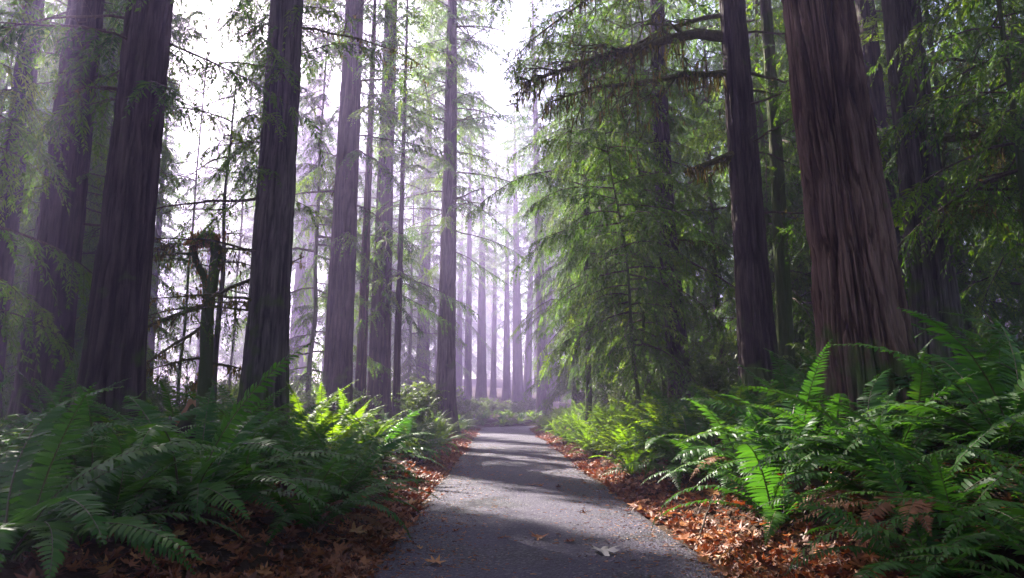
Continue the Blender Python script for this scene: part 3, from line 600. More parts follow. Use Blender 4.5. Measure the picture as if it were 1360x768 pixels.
# --- trunks standing in the mist at the end of the path, and the forest behind them
GM, LM = 'trunks standing in the mist at the end of the path', 'straight redwood trunk standing in lavender mist beyond the end of the path'
f1, _, _ = tree('redwood_tree', LM, 'tree', 621, 76, .95, 38, segs=40, dz=.4, zvis=14, flare=.35, depth=.05, group=GM, crown=dict(z0=13, z1=38, nb=60, lmax=3.4, dens=5, sl=.9, ll=.28, lw=.035, nl=8, filt=False, stem=False))
f2, _, _ = tree('redwood_tree', LM, 'tree', 639, 84, 1.35, 40, segs=40, dz=.4, zvis=14, flare=.35, depth=.05, group=GM, crown=dict(z0=17, z1=40, nb=100, lmax=4.2, dens=8, sl=.9, ll=.28, lw=.035, nl=8, filt=False, stem=False))
f3, _, _ = tree('redwood_tree', LM, 'tree', 673, 92, 1.1, 37, segs=40, dz=.4, zvis=14, flare=.35, depth=.05, group=GM, crown=dict(z0=10, z1=37, nb=66, lmax=3.2, dens=5, sl=.9, ll=.28, lw=.035, nl=8, filt=False, stem=False))
for n, (p, d) in enumerate([(655, 98), (688, 88), (700, 96), (712, 112), (735, 92), (608, 104)]):
    x = px(p, d); copy_tree((f1, f2, f3)[n % 3], (x, d, gz(x, d) - .1), rw.uniform(0, 6.28), rw.uniform(.85, 1.1), LM, GM)
for p, d, lab in [(765, 37, 'thin misty trunk farthest down the right edge of the path'), (797, 32, 'thin dark trunk behind the bright ferns, right of a thinner misty one')]:
    tree('young_redwood', lab, 'tree', p, d, .42, 26, segs=32, dz=.25, crown=dict(z0=7, z1=26, nb=50, lmax=2.4, dens=6, sl=.7, ll=.2, lw=.025, nl=9, filt=False, stem=False))
for n in range(9):
    a = rw.choice([rw.uniform(-.22, -.1), rw.uniform(.06, .14)]); d = rw.uniform(72, 125); s_ = rw.uniform(1.2, 1.9); x, y = d * math.sin(a), d * math.cos(a)
    copy_tree((p1, p2, p3)[n % 3], (x, y, gz(x, y) - .1), rw.uniform(0, 6.28), s_, 'faint conifer deep in the mist behind the end of the path', 'faint conifers behind the end of the path')
for n in range(46):
    a = -rw.uniform(.02, .95); d = rw.uniform(40, 95); s_ = rw.uniform(1.1, 2.0); x, y = nudge(d * math.sin(a), d * math.cos(a), .6, 3)
    if abs(side_dist(x, min(y, 60))) < 3 and y < 56 or 190 < 680 + 907 * x / y < 335 or 590 < 680 + 907 * x / y < 760: continue
    copy_tree((p1, p2, p3, q1, q2)[n % 5], (x, y, gz(x, y) - .1), rw.uniform(0, 6.28), s_, 'distant hazy conifer filling the bright wood on the left', 'distant conifers on the left')
for n in range(34):
    a = rw.uniform(-.27, .3); d = rw.uniform(128, 200); s_ = rw.uniform(1.6, 2.4); x, y = d * math.sin(a), d * math.cos(a)
    if gz(x, y) + 23 * s_ > 50: s_ = (49 - gz(x, y)) / 23
    if abs(x) < 160: copy_tree((p1, p2, p3)[n % 3], (x, y, gz(x, y) - .1), rw.uniform(0, 6.28), s_, 'faint conifer deep in the mist behind the end of the path', 'faint conifers behind the end of the path')
for p, d, s_ in [(205, 92, 1.5), (232, 108, 1.9), (258, 84, 1.2), (284, 118, 2.0), (308, 96, 1.6), (326, 82, 1.3), (246, 130, 2.1)]:
    x = px(p, d); copy_tree((p1, p2, p3)[d % 3], (x, d, gz(x, d) - .1), rw.uniform(0, 6.28), min(s_, (49 - gz(x, d)) / 23), 'pale conifer far behind the hooked mossy snag', 'pale conifers far behind the snag')
for p, d, s_ in [(192, 54, .7), (262, 62, .72), (332, 52, .75), (112, 50, .72)]:
    x = px(p, d); copy_tree(f2, (x, d, gz(x, d) - .1), rw.uniform(0, 6.28), s_, 'hazy redwood with a full high crown behind the left row of trunks', 'hazy redwoods behind the left row')
for p, d in [(722, 56), (560, 52), (590, 45)]:
    x = px(p, d); copy_tree(f2, (x, d, gz(x, d) - .1), rw.uniform(0, 6.28), .95, LM, GM)
GF, LF = 'far redwoods closing the forest behind', 'far redwood lost in the haze among the forest behind the nearer trees'
k = 0
while k < 64:
    a = rw.uniform(-1.0, 1.0); d = rw.uniform(46, 105); x, y = d * math.sin(a), d * math.cos(a)
    if abs(a) < .15 or -.5 < a < -.38: continue
    if abs(x * UN[0] + y * UN[1] - 5.75) < 3.2 and x < 0: continue
    if a < 0: x, y = nudge(x, y, .6)
    copy_tree((f1, f2, f3)[k % 3], (x, y, gz(x, y) - .1), rw.uniform(0, 6.28), rw.uniform(.8, 1.15), LF, GF); k += 1
GB, LB = 'redwoods of the forest around the viewpoint', 'redwood of the surrounding forest beyond the edge of the picture'  # unseen trees added around the camera to block ambient sky light
for n, (x, y) in enumerate([(4.5, -3), (-4, -5), (8, -8), (-9, -2), (1.5, -14), (-6, -13), (12, -1), (-13, -9), (10, 3.5), (-10, 4.5), (15, 8), (18, 15), (6, -18), (-16, 1), (16, -12), (21, 3), (23, 22), (-4, -22), (13, 12.5), (27, 12)]):
    copy_tree((f1, f3)[n % 2], (x, y, gz(x, y) - .1), rw.uniform(0, 6.28), rw.uniform(.8, 1.0), LB, GB)
# redwoods added on the left so that their crowns shade the path
GC = 'redwoods added on the left to shade the path'
for n, (x, y, z0) in enumerate([(-13, 17, 8), (-21, 20, 7), (-8.2, 34, 13), (-10.7, 30, 12), (-15, 26, 12), (-11.4, 45, 12), (-8.7, 27, 9), (-9.5, 38.6, 8), (-7.7, 40, 12), (-16, 10, 7), (-24, 44, 9), (-12, 44, 10), (-32, 40, 8)]):
    x, y = nudge(x, y); tree('redwood_tree', 'hazy redwood added in the wood on the left to shade the path', 'tree', 0, y, .7, 33, x=x, y=y, segs=40, dz=.25, group=GC, crown=high(z0 + 4, 33, coarse_z=z0 + 4, nb=80, lmax=4.2, dens=16))

# ------------------------------------------------------------------ ferns
def frond_arrays(rng, e0, c_, npair=36, width=.115, lod=0, side=0.0, pw=.0115):
    n = 40; s = np.linspace(0, 1, n); ang = e0 - c_ * s ** 1.25
    r_ = np.concatenate([[0], np.cumsum(np.cos(ang[:-1]) / (n - 1))]); z_ = np.concatenate([[0], np.cumsum(np.sin(ang[:-1]) / (n - 1))])
    C = np.stack([side * s ** 2, r_, z_], -1); T = nrm(np.gradient(C, axis=0)); Xv = nrm(np.cross(T, np.cross(np.array([1., 0, 0]), T))); N_ = np.cross(Xv, T)
    sp = np.linspace(.10, .985, npair) ; u = (sp - .10) / .89
    prof = np.interp(u, [0, .12, .35, .6, .85, 1], [.62, .9, 1, .82, .42, .08])
    def at(A, q): return np.stack([np.interp(q, s, A[:, k]) for k in range(3)], -1)
    sp = np.concatenate([sp, sp + .008]); sg = np.repeat([1., -1.], npair); pr = np.concatenate([prof, prof]) * rng.uniform(.9, 1.08, 2 * npair); uu = np.concatenate([u, u])
    gone = rng.random(2 * npair) < .015
    o = at(C, sp); t = at(T, sp); xv = at(Xv, sp); nn_ = at(N_, sp)
    a = .16 + .5 * uu ** 2 + rng.normal(0, .06, 2 * npair); lift = rng.normal(.12, .10, 2 * npair)
    d = nrm(xv * (sg * np.cos(a))[:, None] + t * np.sin(a)[:, None] + nn_ * lift[:, None])
    L = width * pr; L[gone] *= .3
    tw = rng.normal(0, .28, 2 * npair) + .25
    wv = nrm(t - d * np.sum(t * d, -1, keepdims=True)); wv = wv * np.cos(tw)[:, None] + np.cross(d, wv) * np.sin(tw)[:, None]
    w_ = pw * (.55 + .45 * pr)
    st, ws = ([0, .30, .68, 1], [.8, 1, .72, 0]) if lod == 0 else ([0, .45, 1], [.6, 1, 0])
    V = []
    for q, ww in zip(st, ws):
        ctr = o + d * (L * q)[:, None] - nn_ * (L * .30 * q * q)[:, None]
        if ww > 0: V += [ctr - wv * (w_ * ww)[:, None], ctr + wv * (w_ * ww)[:, None]]
        else: V += [ctr]
    V = np.stack(V, 1); k = V.shape[1]; b = np.arange(2 * npair)[:, None] * k
    Q = np.concatenate([b + np.array([[2 * i, 2 * i + 1, 2 * i + 3, 2 * i + 2]]) for i in range((k - 1) // 2 - 1)])
    Tt = b + np.array([[k - 3, k - 2, k - 1]])
    tint = np.repeat(np.clip(.45 + rng.normal(0, .07, 2 * npair) + .12 * (uu - .5), 0, 1), k)
    return V.reshape(-1, 3), Q, Tt, tint, C
def frond_mesh(name, seed, e0, c_, mat, lod=0, npair=36, side=0, width=.115, pw=.0115):
    rng = np.random.default_rng(seed); mb = MB(); V, Q, Tt, ti, C = frond_arrays(rng, e0, c_, npair, width, lod, side, pw)
    mb.add(V, Q, Tt, 0, ti); tubes(mb, C[::3], np.linspace(.006, .0012, len(C[::3])), 5, 1)
    return mb.mesh(name, [mat, M['rachis']], lod == 0)
FR = {}
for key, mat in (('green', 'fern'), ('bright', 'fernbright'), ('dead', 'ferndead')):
    FR[key] = [(e, frond_mesh('frond', 40 + n, R(e), cc, M[mat], 0, np_, sd, wi)) for n, (e, cc, np_, sd, wi) in enumerate([
        (78, .9, 38, .06, .11), (74, 1.3, 40, -.1, .105), (66, 1.2, 36, .12, .12), (62, 1.7, 40, -.08, .11), (54, 1.5, 36, .1, .12), (48, 1.25, 38, -.14, .115), (42, 1.5, 40, .05, .11), (36, 1.3, 36, -.1, .12), (28, 1.2, 34, .15, .115), (58, 2.3, 38, .1, .11), (46, 2.2, 40, -.12, .105)])]
def near_fern(label, x, y, size, n=18, kind='green', seed=0, extra=(), aim=None, tilt=0.0, inner=1.0, group=None):
    rng = np.random.default_rng(seed + 900); z = gz(x, y)
    t = thing('sword_fern', label, 'fern', (x, y, z - .02), 0, group)
    ph = rng.uniform(0, 6.28)
    for k in range(n):
        f = k / n; want = 80 - 52 * f ** .8 + rng.normal(0, 5); want = 28 + (want - 28) * inner
        e, me = min(FR[kind], key=lambda q: abs(q[0] - want) + rng.uniform(0, 9))
        o = link('frond', me, t); a = ph + k * 2.399 + rng.normal(0, .25)
        if aim is not None and rng.random() < .45: a = aim - PI / 2 + rng.normal(0, .8)
        sc = 1.14 * size * rng.uniform(.78, 1.12) * (1 - .12 * f); o.scale = (sc * rng.uniform(.9, 1.15), sc, sc); o.location = (.05 * rng.normal(), .05 * rng.normal(), .02)
        # lean the fronds away from the slope a little
        o.rotation_euler = (rng.normal(0, .10), rng.normal(0, .16), a)
    for (kd, deg, e, s_) in extra:
        ee, me = min(FR[kd], key=lambda q: abs(q[0] - e)); o = link('frond', me, t); o.rotation_euler = (0, rng.normal(0, .2), R(deg) - PI / 2); o.scale = (s_, s_, s_)
        if kd == 'dead': o['label'] = 'withered brown frond'
    return t
# left bed: nearest ferns, each told apart
def at(p, d): return px(p, d), d
LEFT = [
    ('biggest left fern, tall fronds up to the snag and long ones arching to the asphalt', *at(262, 5.6), 1.42, 24, 'green', [('green', -25, 42, 1.5), ('green', -10, 36, 1.5), ('green', -55, 36, 1.45), ('green', -80, 42, 1.4)]),
    ('fern filling the bottom left corner, dark fronds bending low over fallen leaves', *at(30, 4.1), 1.25, 18, 'green', [('green', -20, 36, 1.4), ('green', -45, 42, 1.4), ('green', -5, 46, 1.3)]),
    ('fern at the left picture edge with bright upright fronds before the first trunk', *at(-10, 5.4), 1.45, 20, 'green', [('green', 40, 66, 1.4)]),
    ('fern below the second trunk, its fronds fanned toward the left', *at(130, 6.6), 1.3, 20, 'green', []),
    ('fern between the big arching fern and the grey ridged trunk', *at(345, 8.4), 1.25, 20, 'green', []),
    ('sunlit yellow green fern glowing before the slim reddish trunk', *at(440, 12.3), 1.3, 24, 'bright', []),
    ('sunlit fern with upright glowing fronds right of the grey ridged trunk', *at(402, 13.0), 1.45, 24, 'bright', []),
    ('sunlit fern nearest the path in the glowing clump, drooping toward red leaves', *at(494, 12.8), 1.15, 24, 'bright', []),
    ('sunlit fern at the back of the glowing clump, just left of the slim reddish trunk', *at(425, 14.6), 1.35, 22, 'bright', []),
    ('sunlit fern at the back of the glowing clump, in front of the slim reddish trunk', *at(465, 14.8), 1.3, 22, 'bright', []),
    ('dark fern with low side fronds under the glowing clump', *at(405, 8.7), .95, 16, 'green', []),
    ('shaded fern behind the big arching fern, left of the snag', *at(205, 8.6), 1.25, 18, 'green', []),
    ('low dark fern between the corner fern and the big arching fern', *at(165, 4.9), 1.0, 16, 'green', []),
    ('shaded fern at the foot of the farthest left trunk', *at(70, 8.8), 1.3, 18, 'green', []),
    ('fern arching out over the path right of the glowing clump', *at(540, 14.8), 1.2, 20, 'green', []),
]
for n, (lab, x, y, s_, nn_, kd, ex) in enumerate(LEFT): near_fern(lab, x, y, s_, nn_, kd, n, ex)
RIGHT = [
    ('fern at the right picture edge with tall upright fronds reaching the grey trunk', *at(1330, 5.3), 1.42, 20, 'green', [('green', 75, 74, 1.5)]),
    ('fern in the bottom right corner with broad fronds hanging over brown leaves', 2.75, 3.55, .95, 16, 'green', [('green', 195, 36, 1.0), ('green', 225, 42, 1.0), ('green', 170, 42, 1.1)]),
    ('large fern below the leaning giant, one long frond arching left to the leaves', *at(1180, 5.5), 1.25, 18, 'green', [('green', 190, 42, 1.35), ('green', 205, 36, 1.3), ('green', 165, 48, 1.3)]),
    ('fern hanging withered brown fronds over the litter on the right bank', 2.75, 4.55, 1.0, 14, 'green', [('dead', 200, 46, 1.05), ('dead', 222, 36, 1.0), ('dead', 240, 42, .95), ('dead', 185, 28, 1.0), ('green', 180, 48, 1.2)]),
    ('fern with one tan withered frond curving down to the red lit leaves', *at(985, 7.9), 1.15, 20, 'green', [('dead', 215, 58, 1.05), ('green', 230, 46, 1.1)]),
    ('fern with long fronds in front of the dark redwood with the mossy limb', *at(1050, 7.3), 1.25, 20, 'green', [('green', 200, 42, 1.3), ('green', 215, 48, 1.25)]),
    ('fern with bright new fronds left of the leaning giant', *at(985, 9.6), 1.15, 18, 'bright', []),
    ('fern at the mossy foot of the leaning giant', *at(1110, 6.6), 1.05, 18, 'green', []),
    ('fern hiding the base of the grey redwood with peeling bark', *at(1265, 6.9), 1.3, 20, 'green', []),
    ('fern leaning over the asphalt edge below the slender dark redwood', *at(912, 10.4), 1.1, 20, 'green', []),
    ('fern above the bank behind the right edge fern, pale tall fronds', *at(1395, 6.6), 1.5, 20, 'green', []),
    ('fern under the thin mossy trunk squeezed between redwoods', *at(1045, 10.2), 1.15, 18, 'green', []),
]
for n, (lab, x, y, s_, nn_, kd, ex) in enumerate(RIGHT): near_fern(lab, x, y, s_, nn_, kd, 50 + n, ex)

# farther ferns: single meshes, copied
def fern_mesh(seed, mat, n=20, upright=0.0, pw=.016, npair=24):
    rng = np.random.default_rng(seed); mb = MB(); ph = rng.uniform(0, 6.28)
    for k in range(n):
        f = k / n; e = R(80 - (50 - 25 * upright) * f ** .8) + rng.normal(0, .08); V, Q, Tt, ti, C = frond_arrays(rng, e, rng.uniform(1.0, 1.9) * (1 - .3 * upright), npair, .115, 1, rng.normal(0, .1), pw)
        a = ph + k * 2.399 + rng.normal(0, .2); ca, sa = math.cos(a), math.sin(a); Rm = np.array([[ca, -sa, 0], [sa, ca, 0], [0, 0, 1]]) * rng.uniform(.75, 1.1)
        mb.add(V @ Rm.T, Q, Tt, 0, np.clip(ti + rng.normal(0, .1), 0, 1)); tubes(mb, (C[::6]) @ Rm.T, np.linspace(.007, .002, len(C[::6])), 3, 1)
    return mb.mesh('sword_fern', [mat, M['rachis']], False)
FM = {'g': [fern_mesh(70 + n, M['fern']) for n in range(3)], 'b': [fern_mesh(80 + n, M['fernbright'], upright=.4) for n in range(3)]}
rf = np.random.default_rng(55)
placed = [(x, y) for _, x, y, *_ in LEFT + RIGHT]
def pack(n, sgn, ylo, yhi, slo, shi, gap, label, group, kinds, size):
    c_ = tries = 0
    while c_ < n and tries < 4000:
        tries += 1; y = rf.uniform(ylo, yhi); x = float(road_x(y)) + sgn * (HW + slo + (shi - slo) * rf.random())
        if any((x - a) ** 2 + (y - b) ** 2 < gap ** 2 for a, b in placed): continue
        placed.append((x, y)); near_fern(label, x, y, rf.uniform(*size), 15, kinds[int(rf.integers(len(kinds)))], int(rf.integers(9999)), [('dead', rf.uniform(0, 360), rf.uniform(25, 46), rf.uniform(.7, 1))] * (rf.random() < .5), group=group); c_ += 1
EXTRA = [('fern over the bottom right litter with fronds sweeping left and down', 2.42, 4.05, .95, 15, 'green', [('green', 185, 42, 1.0), ('green', 205, 36, .95), ('green', 230, 42, .9)]),
         ('fern just above the withered brown fronds on the right bank', 2.72, 5.25, 1.0, 16, 'green', [('dead', 215, 42, .9)]),
         ('fern at the bottom right edge nearest the viewer, broad bright fronds', 2.5, 3.1, .85, 15, 'green', [('green', 150, 48, .9), ('green', 170, 42, .9)])]
for n, (lab, x, y, s_, nn_, kd, ex) in enumerate(EXTRA): near_fern(lab, x, y, s_, nn_, kd, 80 + n, ex); placed.append((x, y))
pack(24, -1, 4.3, 12.5, .6, 4.2, .72, 'sword fern packed into the dense fern bed on the left bank', 'ferns packed into the left bed', ['green', 'green', 'bright'], (.95, 1.3))
pack(34, 1, 3.9, 12.0, .62, 4.6, .66, 'sword fern packed into the dense fern bed on the right bank', 'ferns packed into the right bed', ['green'], (.95, 1.3))
trunks = [(o.location.x, o.location.y) for o in bpy.data.objects if o.parent is None and o.name.startswith(('redwood', 'young', 'mossy_snag'))]
def scatter_fern(n, ylo, yhi, smin, smax, sgn, kinds, label, group, gap, size=(.9, 1.25)):
    c_ = 0; tries = 0
    while c_ < n and tries < 6000:
        tries += 1; y = ylo + (yhi - ylo) * rf.random() ** 1.3; s_ = smin + (smax - smin) * rf.random() ** 1.4
        x = float(road_x(min(y, 41))) + sgn * (HW + s_)
        if any((x - a) ** 2 + (y - b) ** 2 < gap ** 2 for a, b in placed) or any((x - a) ** 2 + (y - b) ** 2 < .55 ** 2 for a, b in trunks): continue
        placed.append((x, y)); kd = kinds[int(rf.integers(len(kinds)))]
        o = link('sword_fern', FM[kd][int(rf.integers(3))], None, (x, y, gz(x, y) - .02)); s2 = rf.uniform(*size); o.scale = (s2, s2, s2 * rf.uniform(.85, 1.1)); o.rotation_euler = (rf.normal(0, .06), rf.normal(0, .06), rf.uniform(0, 6.28))
        tag(o, label, 'fern', group); c_ += 1
scatter_fern(26, 12.5, 40, .55, 1.5, -1, 'gbb', 'sword fern in the bed lining the left edge of the path farther on', 'ferns lining the left edge of the path', .8, (.8, 1.1))
scatter_fern(44, 11.5, 40, .4, 2.0, 1, 'b', 'bright sword fern in the bed lining the right edge of the path farther on', 'ferns lining the right edge of the path', .75, (.8, 1.1))
scatter_fern(34, 6.5, 36, 2.2, 8, -1, 'ggb', 'sword fern deeper in the wood behind the left fern bed', 'ferns in the wood on the left', 1.0)
scatter_fern(36, 6.0, 34, 2.4, 8, 1, 'g', 'dark sword fern up the bank behind the right fern bed', 'ferns up the right bank', 1.0, (.9, 1.2))

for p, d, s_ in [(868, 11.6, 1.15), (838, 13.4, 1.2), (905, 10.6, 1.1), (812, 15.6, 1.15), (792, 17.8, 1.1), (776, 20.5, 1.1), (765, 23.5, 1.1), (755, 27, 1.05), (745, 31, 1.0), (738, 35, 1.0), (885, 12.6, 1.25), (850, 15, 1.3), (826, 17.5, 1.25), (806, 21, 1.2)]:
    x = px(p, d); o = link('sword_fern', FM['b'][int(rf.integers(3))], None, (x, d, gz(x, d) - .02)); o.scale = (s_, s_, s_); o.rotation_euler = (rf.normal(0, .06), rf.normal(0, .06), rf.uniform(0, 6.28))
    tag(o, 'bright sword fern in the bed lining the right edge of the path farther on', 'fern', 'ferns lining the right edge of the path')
for n in range(26):
    y = rf.uniform(41, 47.5); q_ = float(road_q(y)); sl_ = (-.0198 + .4 * max(y - 41.5, 0)); off = HW + rf.uniform(.35, 2.2); x = float(road_x(y)) - off / q_; y2 = y + off * sl_ / q_
    o = link('sword_fern', FM['bg'[n % 2]][int(rf.integers(3))], None, (x, y2, gz(x, y2) - .02)); s_ = rf.uniform(.7, 1.1); o.scale = (s_, s_, s_); o.rotation_euler = (0, 0, rf.uniform(0, 6.28))
    tag(o, 'sword fern along the outer side of the misty bend', 'fern', 'ferns along the bend')
# low green ground cover over the forest floor
mb = MB(); n_ = 5200; a_ = rf.uniform(-1.0, 1.0, n_); d_ = 11 + 62 * rf.random(n_) ** 1.5; x_ = d_ * np.sin(a_); y_ = d_ * np.cos(a_); ok = (np.abs(side_dist(x_, y_)) > HW + 1.0) & (d_ > 9); x_, y_, d_ = x_[ok], y_[ok], d_[ok]
O = np.stack([x_, y_, ground(x_, y_)], -1); O = np.repeat(O, 4, 0) + rf.normal(0, 1, (4 * len(O), 3)) * [.2, .2, .04] + Z * .05; D = nrm(rf.normal(0, .5, O.shape) + Z)
sprays(mb, O, D, rf.uniform(.25, .6, len(O)) * np.repeat(.7 + d_ / 60, 4), np.full(len(O), .5), 6, .12, .028, rf, rf.uniform(.1, .8, len(O)), 0, False)
tag(mb.build('undergrowth', M['needle2']), 'low green plants covering the forest floor between the trunks', 'ground cover', kind='stuff')

# ------------------------------------------------------------------ shrubs
def shrub_mesh(seed, h=1.4, w=1.0, n=90):
    rng = np.random.default_rng(seed); mb = MB(); wood = MB()
    b = np.linspace(0, 1, 6); P = []
    for k in range(n // 8):
        a = rng.uniform(0, 6.28); rr = w * rng.uniform(.2, 1); P.append(np.stack([rr * np.cos(a) * b ** 1.3, rr * np.sin(a) * b ** 1.3, h * rng.uniform(.5, 1) * b ** .8], -1) + np.cumsum(rng.normal(0, .03, (6, 3)), 0) * b[:, None])
    P = np.array(P); tubes(wood, P, np.broadcast_to(np.linspace(.014, .004, 6), P.shape[:2]), 4)
    O = P[:, 2:].reshape(-1, 3); O = np.repeat(O, max(2, n * 3 // len(O)), 0) + rng.normal(0, .09, (len(O) * max(2, n * 3 // len(O)), 3))
    D = nrm(rng.normal(0, 1, (len(O), 3)) + Z * .3); sprays(mb, O, D, rng.uniform(.2, .42, len(O)), np.full(len(O), .35), 4, .11, .032, rng, rng.uniform(.2, .9, len(O)), 0, False)
    return mb.mesh('foliage', [M['shrub']]), wood.mesh('stem', [M['twig']], True)
SM = [shrub_mesh(300 + n) for n in range(3)]
def shrub(label, x, y, s_, group, n):
    t = thing('shrub', label, 'shrub', (x, y, gz(x, y) - .03), rf.uniform(0, 6.28), group); t.scale = (s_, s_, s_); f, w_ = SM[n % 3]; link('foliage', f, t); link('stem', w_, t)
for n, (p, d, s_) in enumerate([(410, 21, 1.1), (545, 22, 1.1), (530, 27, 1.3), (560, 31, 1.2), (468, 22, 1.0), (385, 25, 1.3), (330, 23, 1.2), (245, 20, 1.1), (555, 25, .9), (605, 38, 1.1), (575, 36, 1.5), (510, 34, 1.5), (440, 30, 1.5), (215, 28, 1.5), (300, 34, 1.6)]):
    shrub('pale green leafy shrub in the sunlit haze left of the path', px(p, d), d, s_, 'shrubs in the haze on the left', n)
for n, (p, d, s_) in enumerate([(835, 24, 1.1), (810, 27, 1.2), (880, 21, 1.0), (850, 31, 1.4), (950, 17, 1.0), (780, 34, 1.2), (935, 26, 1.3), (1075, 14, 1.0), (1130, 19, 1.2), (1000, 20, 1.2), (1330, 13, 1.1), (1210, 14, 1.1)]):
    shrub('green leafy shrub among the trunks right of the path', px(p, d), d, s_, 'shrubs among the trunks on the right', n)
for n, (p, d, s_) in enumerate([(642, 56, .9), (655, 58, 1.0), (668, 57, .85), (682, 58, .95), (694, 59, .9), (630, 54, 1.0), (618, 50, 1.1), (706, 62, 1.1)]):
    shrub('low misty bush at the bend where the path disappears', px(p, d), d, s_, 'bushes at the bend of the path', n)

# ------------------------------------------------------------------ stump, fallen sticks
def stump():
    x, y = px(243, 8.3), 8.3; z = gz(x, y); t = thing('broken_stump', 'small splintered stump with a pale broken edge behind the left ferns', 'stump', (x, y, z))
    rs = np.random.default_rng(8); n = 28; th = np.linspace(0, 2 * np.pi, n, endpoint=False); mb = MB()
    top = .62 + .22 * vnoise(np.cos(th) * 1.6 + 3, np.sin(th) * 1.6) + .1 * rs.random(n) + .12 * np.cos(th - .6)
    ring = [np.stack([(.19 - .05 * k) * np.cos(th) * (1 + .1 * rs.random(n)), (.17 - .05 * k) * np.sin(th) * (1 + .1 * rs.random(n)), -.15 + (top + .15) * k], -1) for k in (0, .35, .7, 1)]
    inn = ring[-1] * [.72, .72, .8]; V = np.concatenate(ring + [inn, [[0, 0, .35]]]); q = [[k * n + j, k * n + (j + 1) % n, (k + 1) * n + (j + 1) % n, (k + 1) * n + j] for k in range(4) for j in range(n)]
    mb.add(V, q[:3 * n], None, 0); mb.build('trunk', M['darkbark'], t)
    mb = MB(); mb.add(V, q[3 * n:], [[4 * n + j, 4 * n + (j + 1) % n, 5 * n] for j in range(n)], 0, .9); mb.build('broken_wood', M['ferndead'], t)
stump()
def stick(label, p0, p1_, r0, name='fallen_stick', arch=.03, sub=4, z=0.015):
    a = np.array([*p0, gz(*p0) + z]); b = np.array([*p1_, gz(*p1_) + z]); rs = np.random.default_rng(int(abs(p0[0]) * 1000) % 9999)
    s_ = np.linspace(0, 1, 9)[:, None]; P = (b - a) * s_ + Z * arch * np.sin(s_ * PI); P[1:-1] += rs.normal(0, .012, (7, 3)) * [1, 1, .3]
    mb = MB(); tubes(mb, P, r0 * np.linspace(1, .45, 9), 6, 0, cap=True)
    for k in range(sub):
        i0 = int(rs.integers(2, 8)); d = nrm(nrm(b - a) * .6 + rs.normal(0, .5, 3) * [1, 1, .2] + Z * .1); l = rs.uniform(.05, .2); tubes(mb, P[i0] + d * l * np.linspace(0, 1, 4)[:, None], r0 * .4 * np.linspace(1, .4, 4), 4, 0)
    o = link(name, mb.mesh(name, [M['twig']], True), None, a); tag(o, label, 'stick')
stick('dark stick lying across the right edge of the asphalt by the orange leaves', pix(928, 722), pix(955, 690), .012, sub=2)
stick('thin pale twig on the asphalt left of the grey leaf', pix(640, 742), pix(662, 752), .005, sub=1, arch=.01)
stick('thin twig on the asphalt at the lower right', pix(890, 745), pix(915, 748), .005, sub=1, arch=.01)
stick('bare stick lying in the litter on the left verge', pix(455, 700), pix(495, 712), .009, sub=3)
stick('thick dead branch lying among the ferns at the foot of the leaning giant', (3.0, 6.7), (4.4, 6.2), .03, 'fallen_branch', .25, 9, .25)

# ------------------------------------------------------------------ fallen maple leaves
def leaf_outline():
    k = []
    for a, r_ in [(-90, .18), (-62, .42), (-50, .34), (-28, .30), (-12, .62), (2, .80), (10, .58), (22, .52), (32, .36), (46, .66), (56, .98), (62, .72), (72, .66), (78, .44), (84, .76), (90, 1.12)]: k.append((a, r_))
    k2 = [(180 - a, r_) for a, r_ in k[1:-1]][::-1]
    return np.array([(math.cos(R(a)) * r_, math.sin(R(a)) * r_) for a, r_ in k + k2])
LO = leaf_outline(); LO = LO - [0, .15]
def leaf_arrays(rng):
    o = LO * (1 + rng.normal(0, .06, (len(LO), 1))); n = len(o); c1, c2, c3 = rng.normal(0, .28), rng.normal(.16, .2), rng.normal(0, .3)
    mid = o * .5; V = np.concatenate([o, mid, [[0, 0]]]); x, y = V[:, 0], V[:, 1]; rr = np.hypot(x, y)
    z = c2 * rr ** 2 + c1 * x * y + c3 * (x * x - y * y) * .6 + .10 * np.sin(np.arctan2(y, x) * 5 + rng.uniform(0, 6)) * rr + rng.normal(0, .05, len(V)) * rr
    q = [[j, (j + 1) % n, n + (j + 1) % n, n + j] for j in range(n)]; t = [[n + j, n + (j + 1) % n, 2 * n] for j in range(n)]
    return np.stack([x, y, z - z.min() * .6], -1), np.array(q), np.array(t)
rl = np.random.default_rng(91)
LV = [leaf_arrays(rl) for _ in range(10)]
def leaf_mesh(v, mat, tint, stem=True):
    mb = MB(); V, q, t = v; mb.add(V, q, t, 0, tint)
    if stem: tubes(mb, np.array([[0, -.3, .02], [.03, -.7, .06], [.1, -1.05, .03]]), np.array([.02, .016, .014]), 4, 0, .2)
    return mb.mesh('maple_leaf', [mat], True)
LMESH = [[leaf_mesh(v, M['maple'], t) for v in LV] for t in (.15, .32, .5, .75)]
def maple(x, y, s_, label, group=None, shade=None, mesh=None, dz=.0, flat=.25):
    me = mesh or LMESH[int(rl.integers(4)) if shade is None else shade][int(rl.integers(10))]
    o = link('maple_leaf', me, None, (x, y, gz(x, y) + dz)); o.scale = (s_, s_, s_); o.rotation_euler = (rl.normal(0, flat), rl.normal(0, flat), rl.uniform(0, 6.28)); return tag(o, label, 'leaf', group)
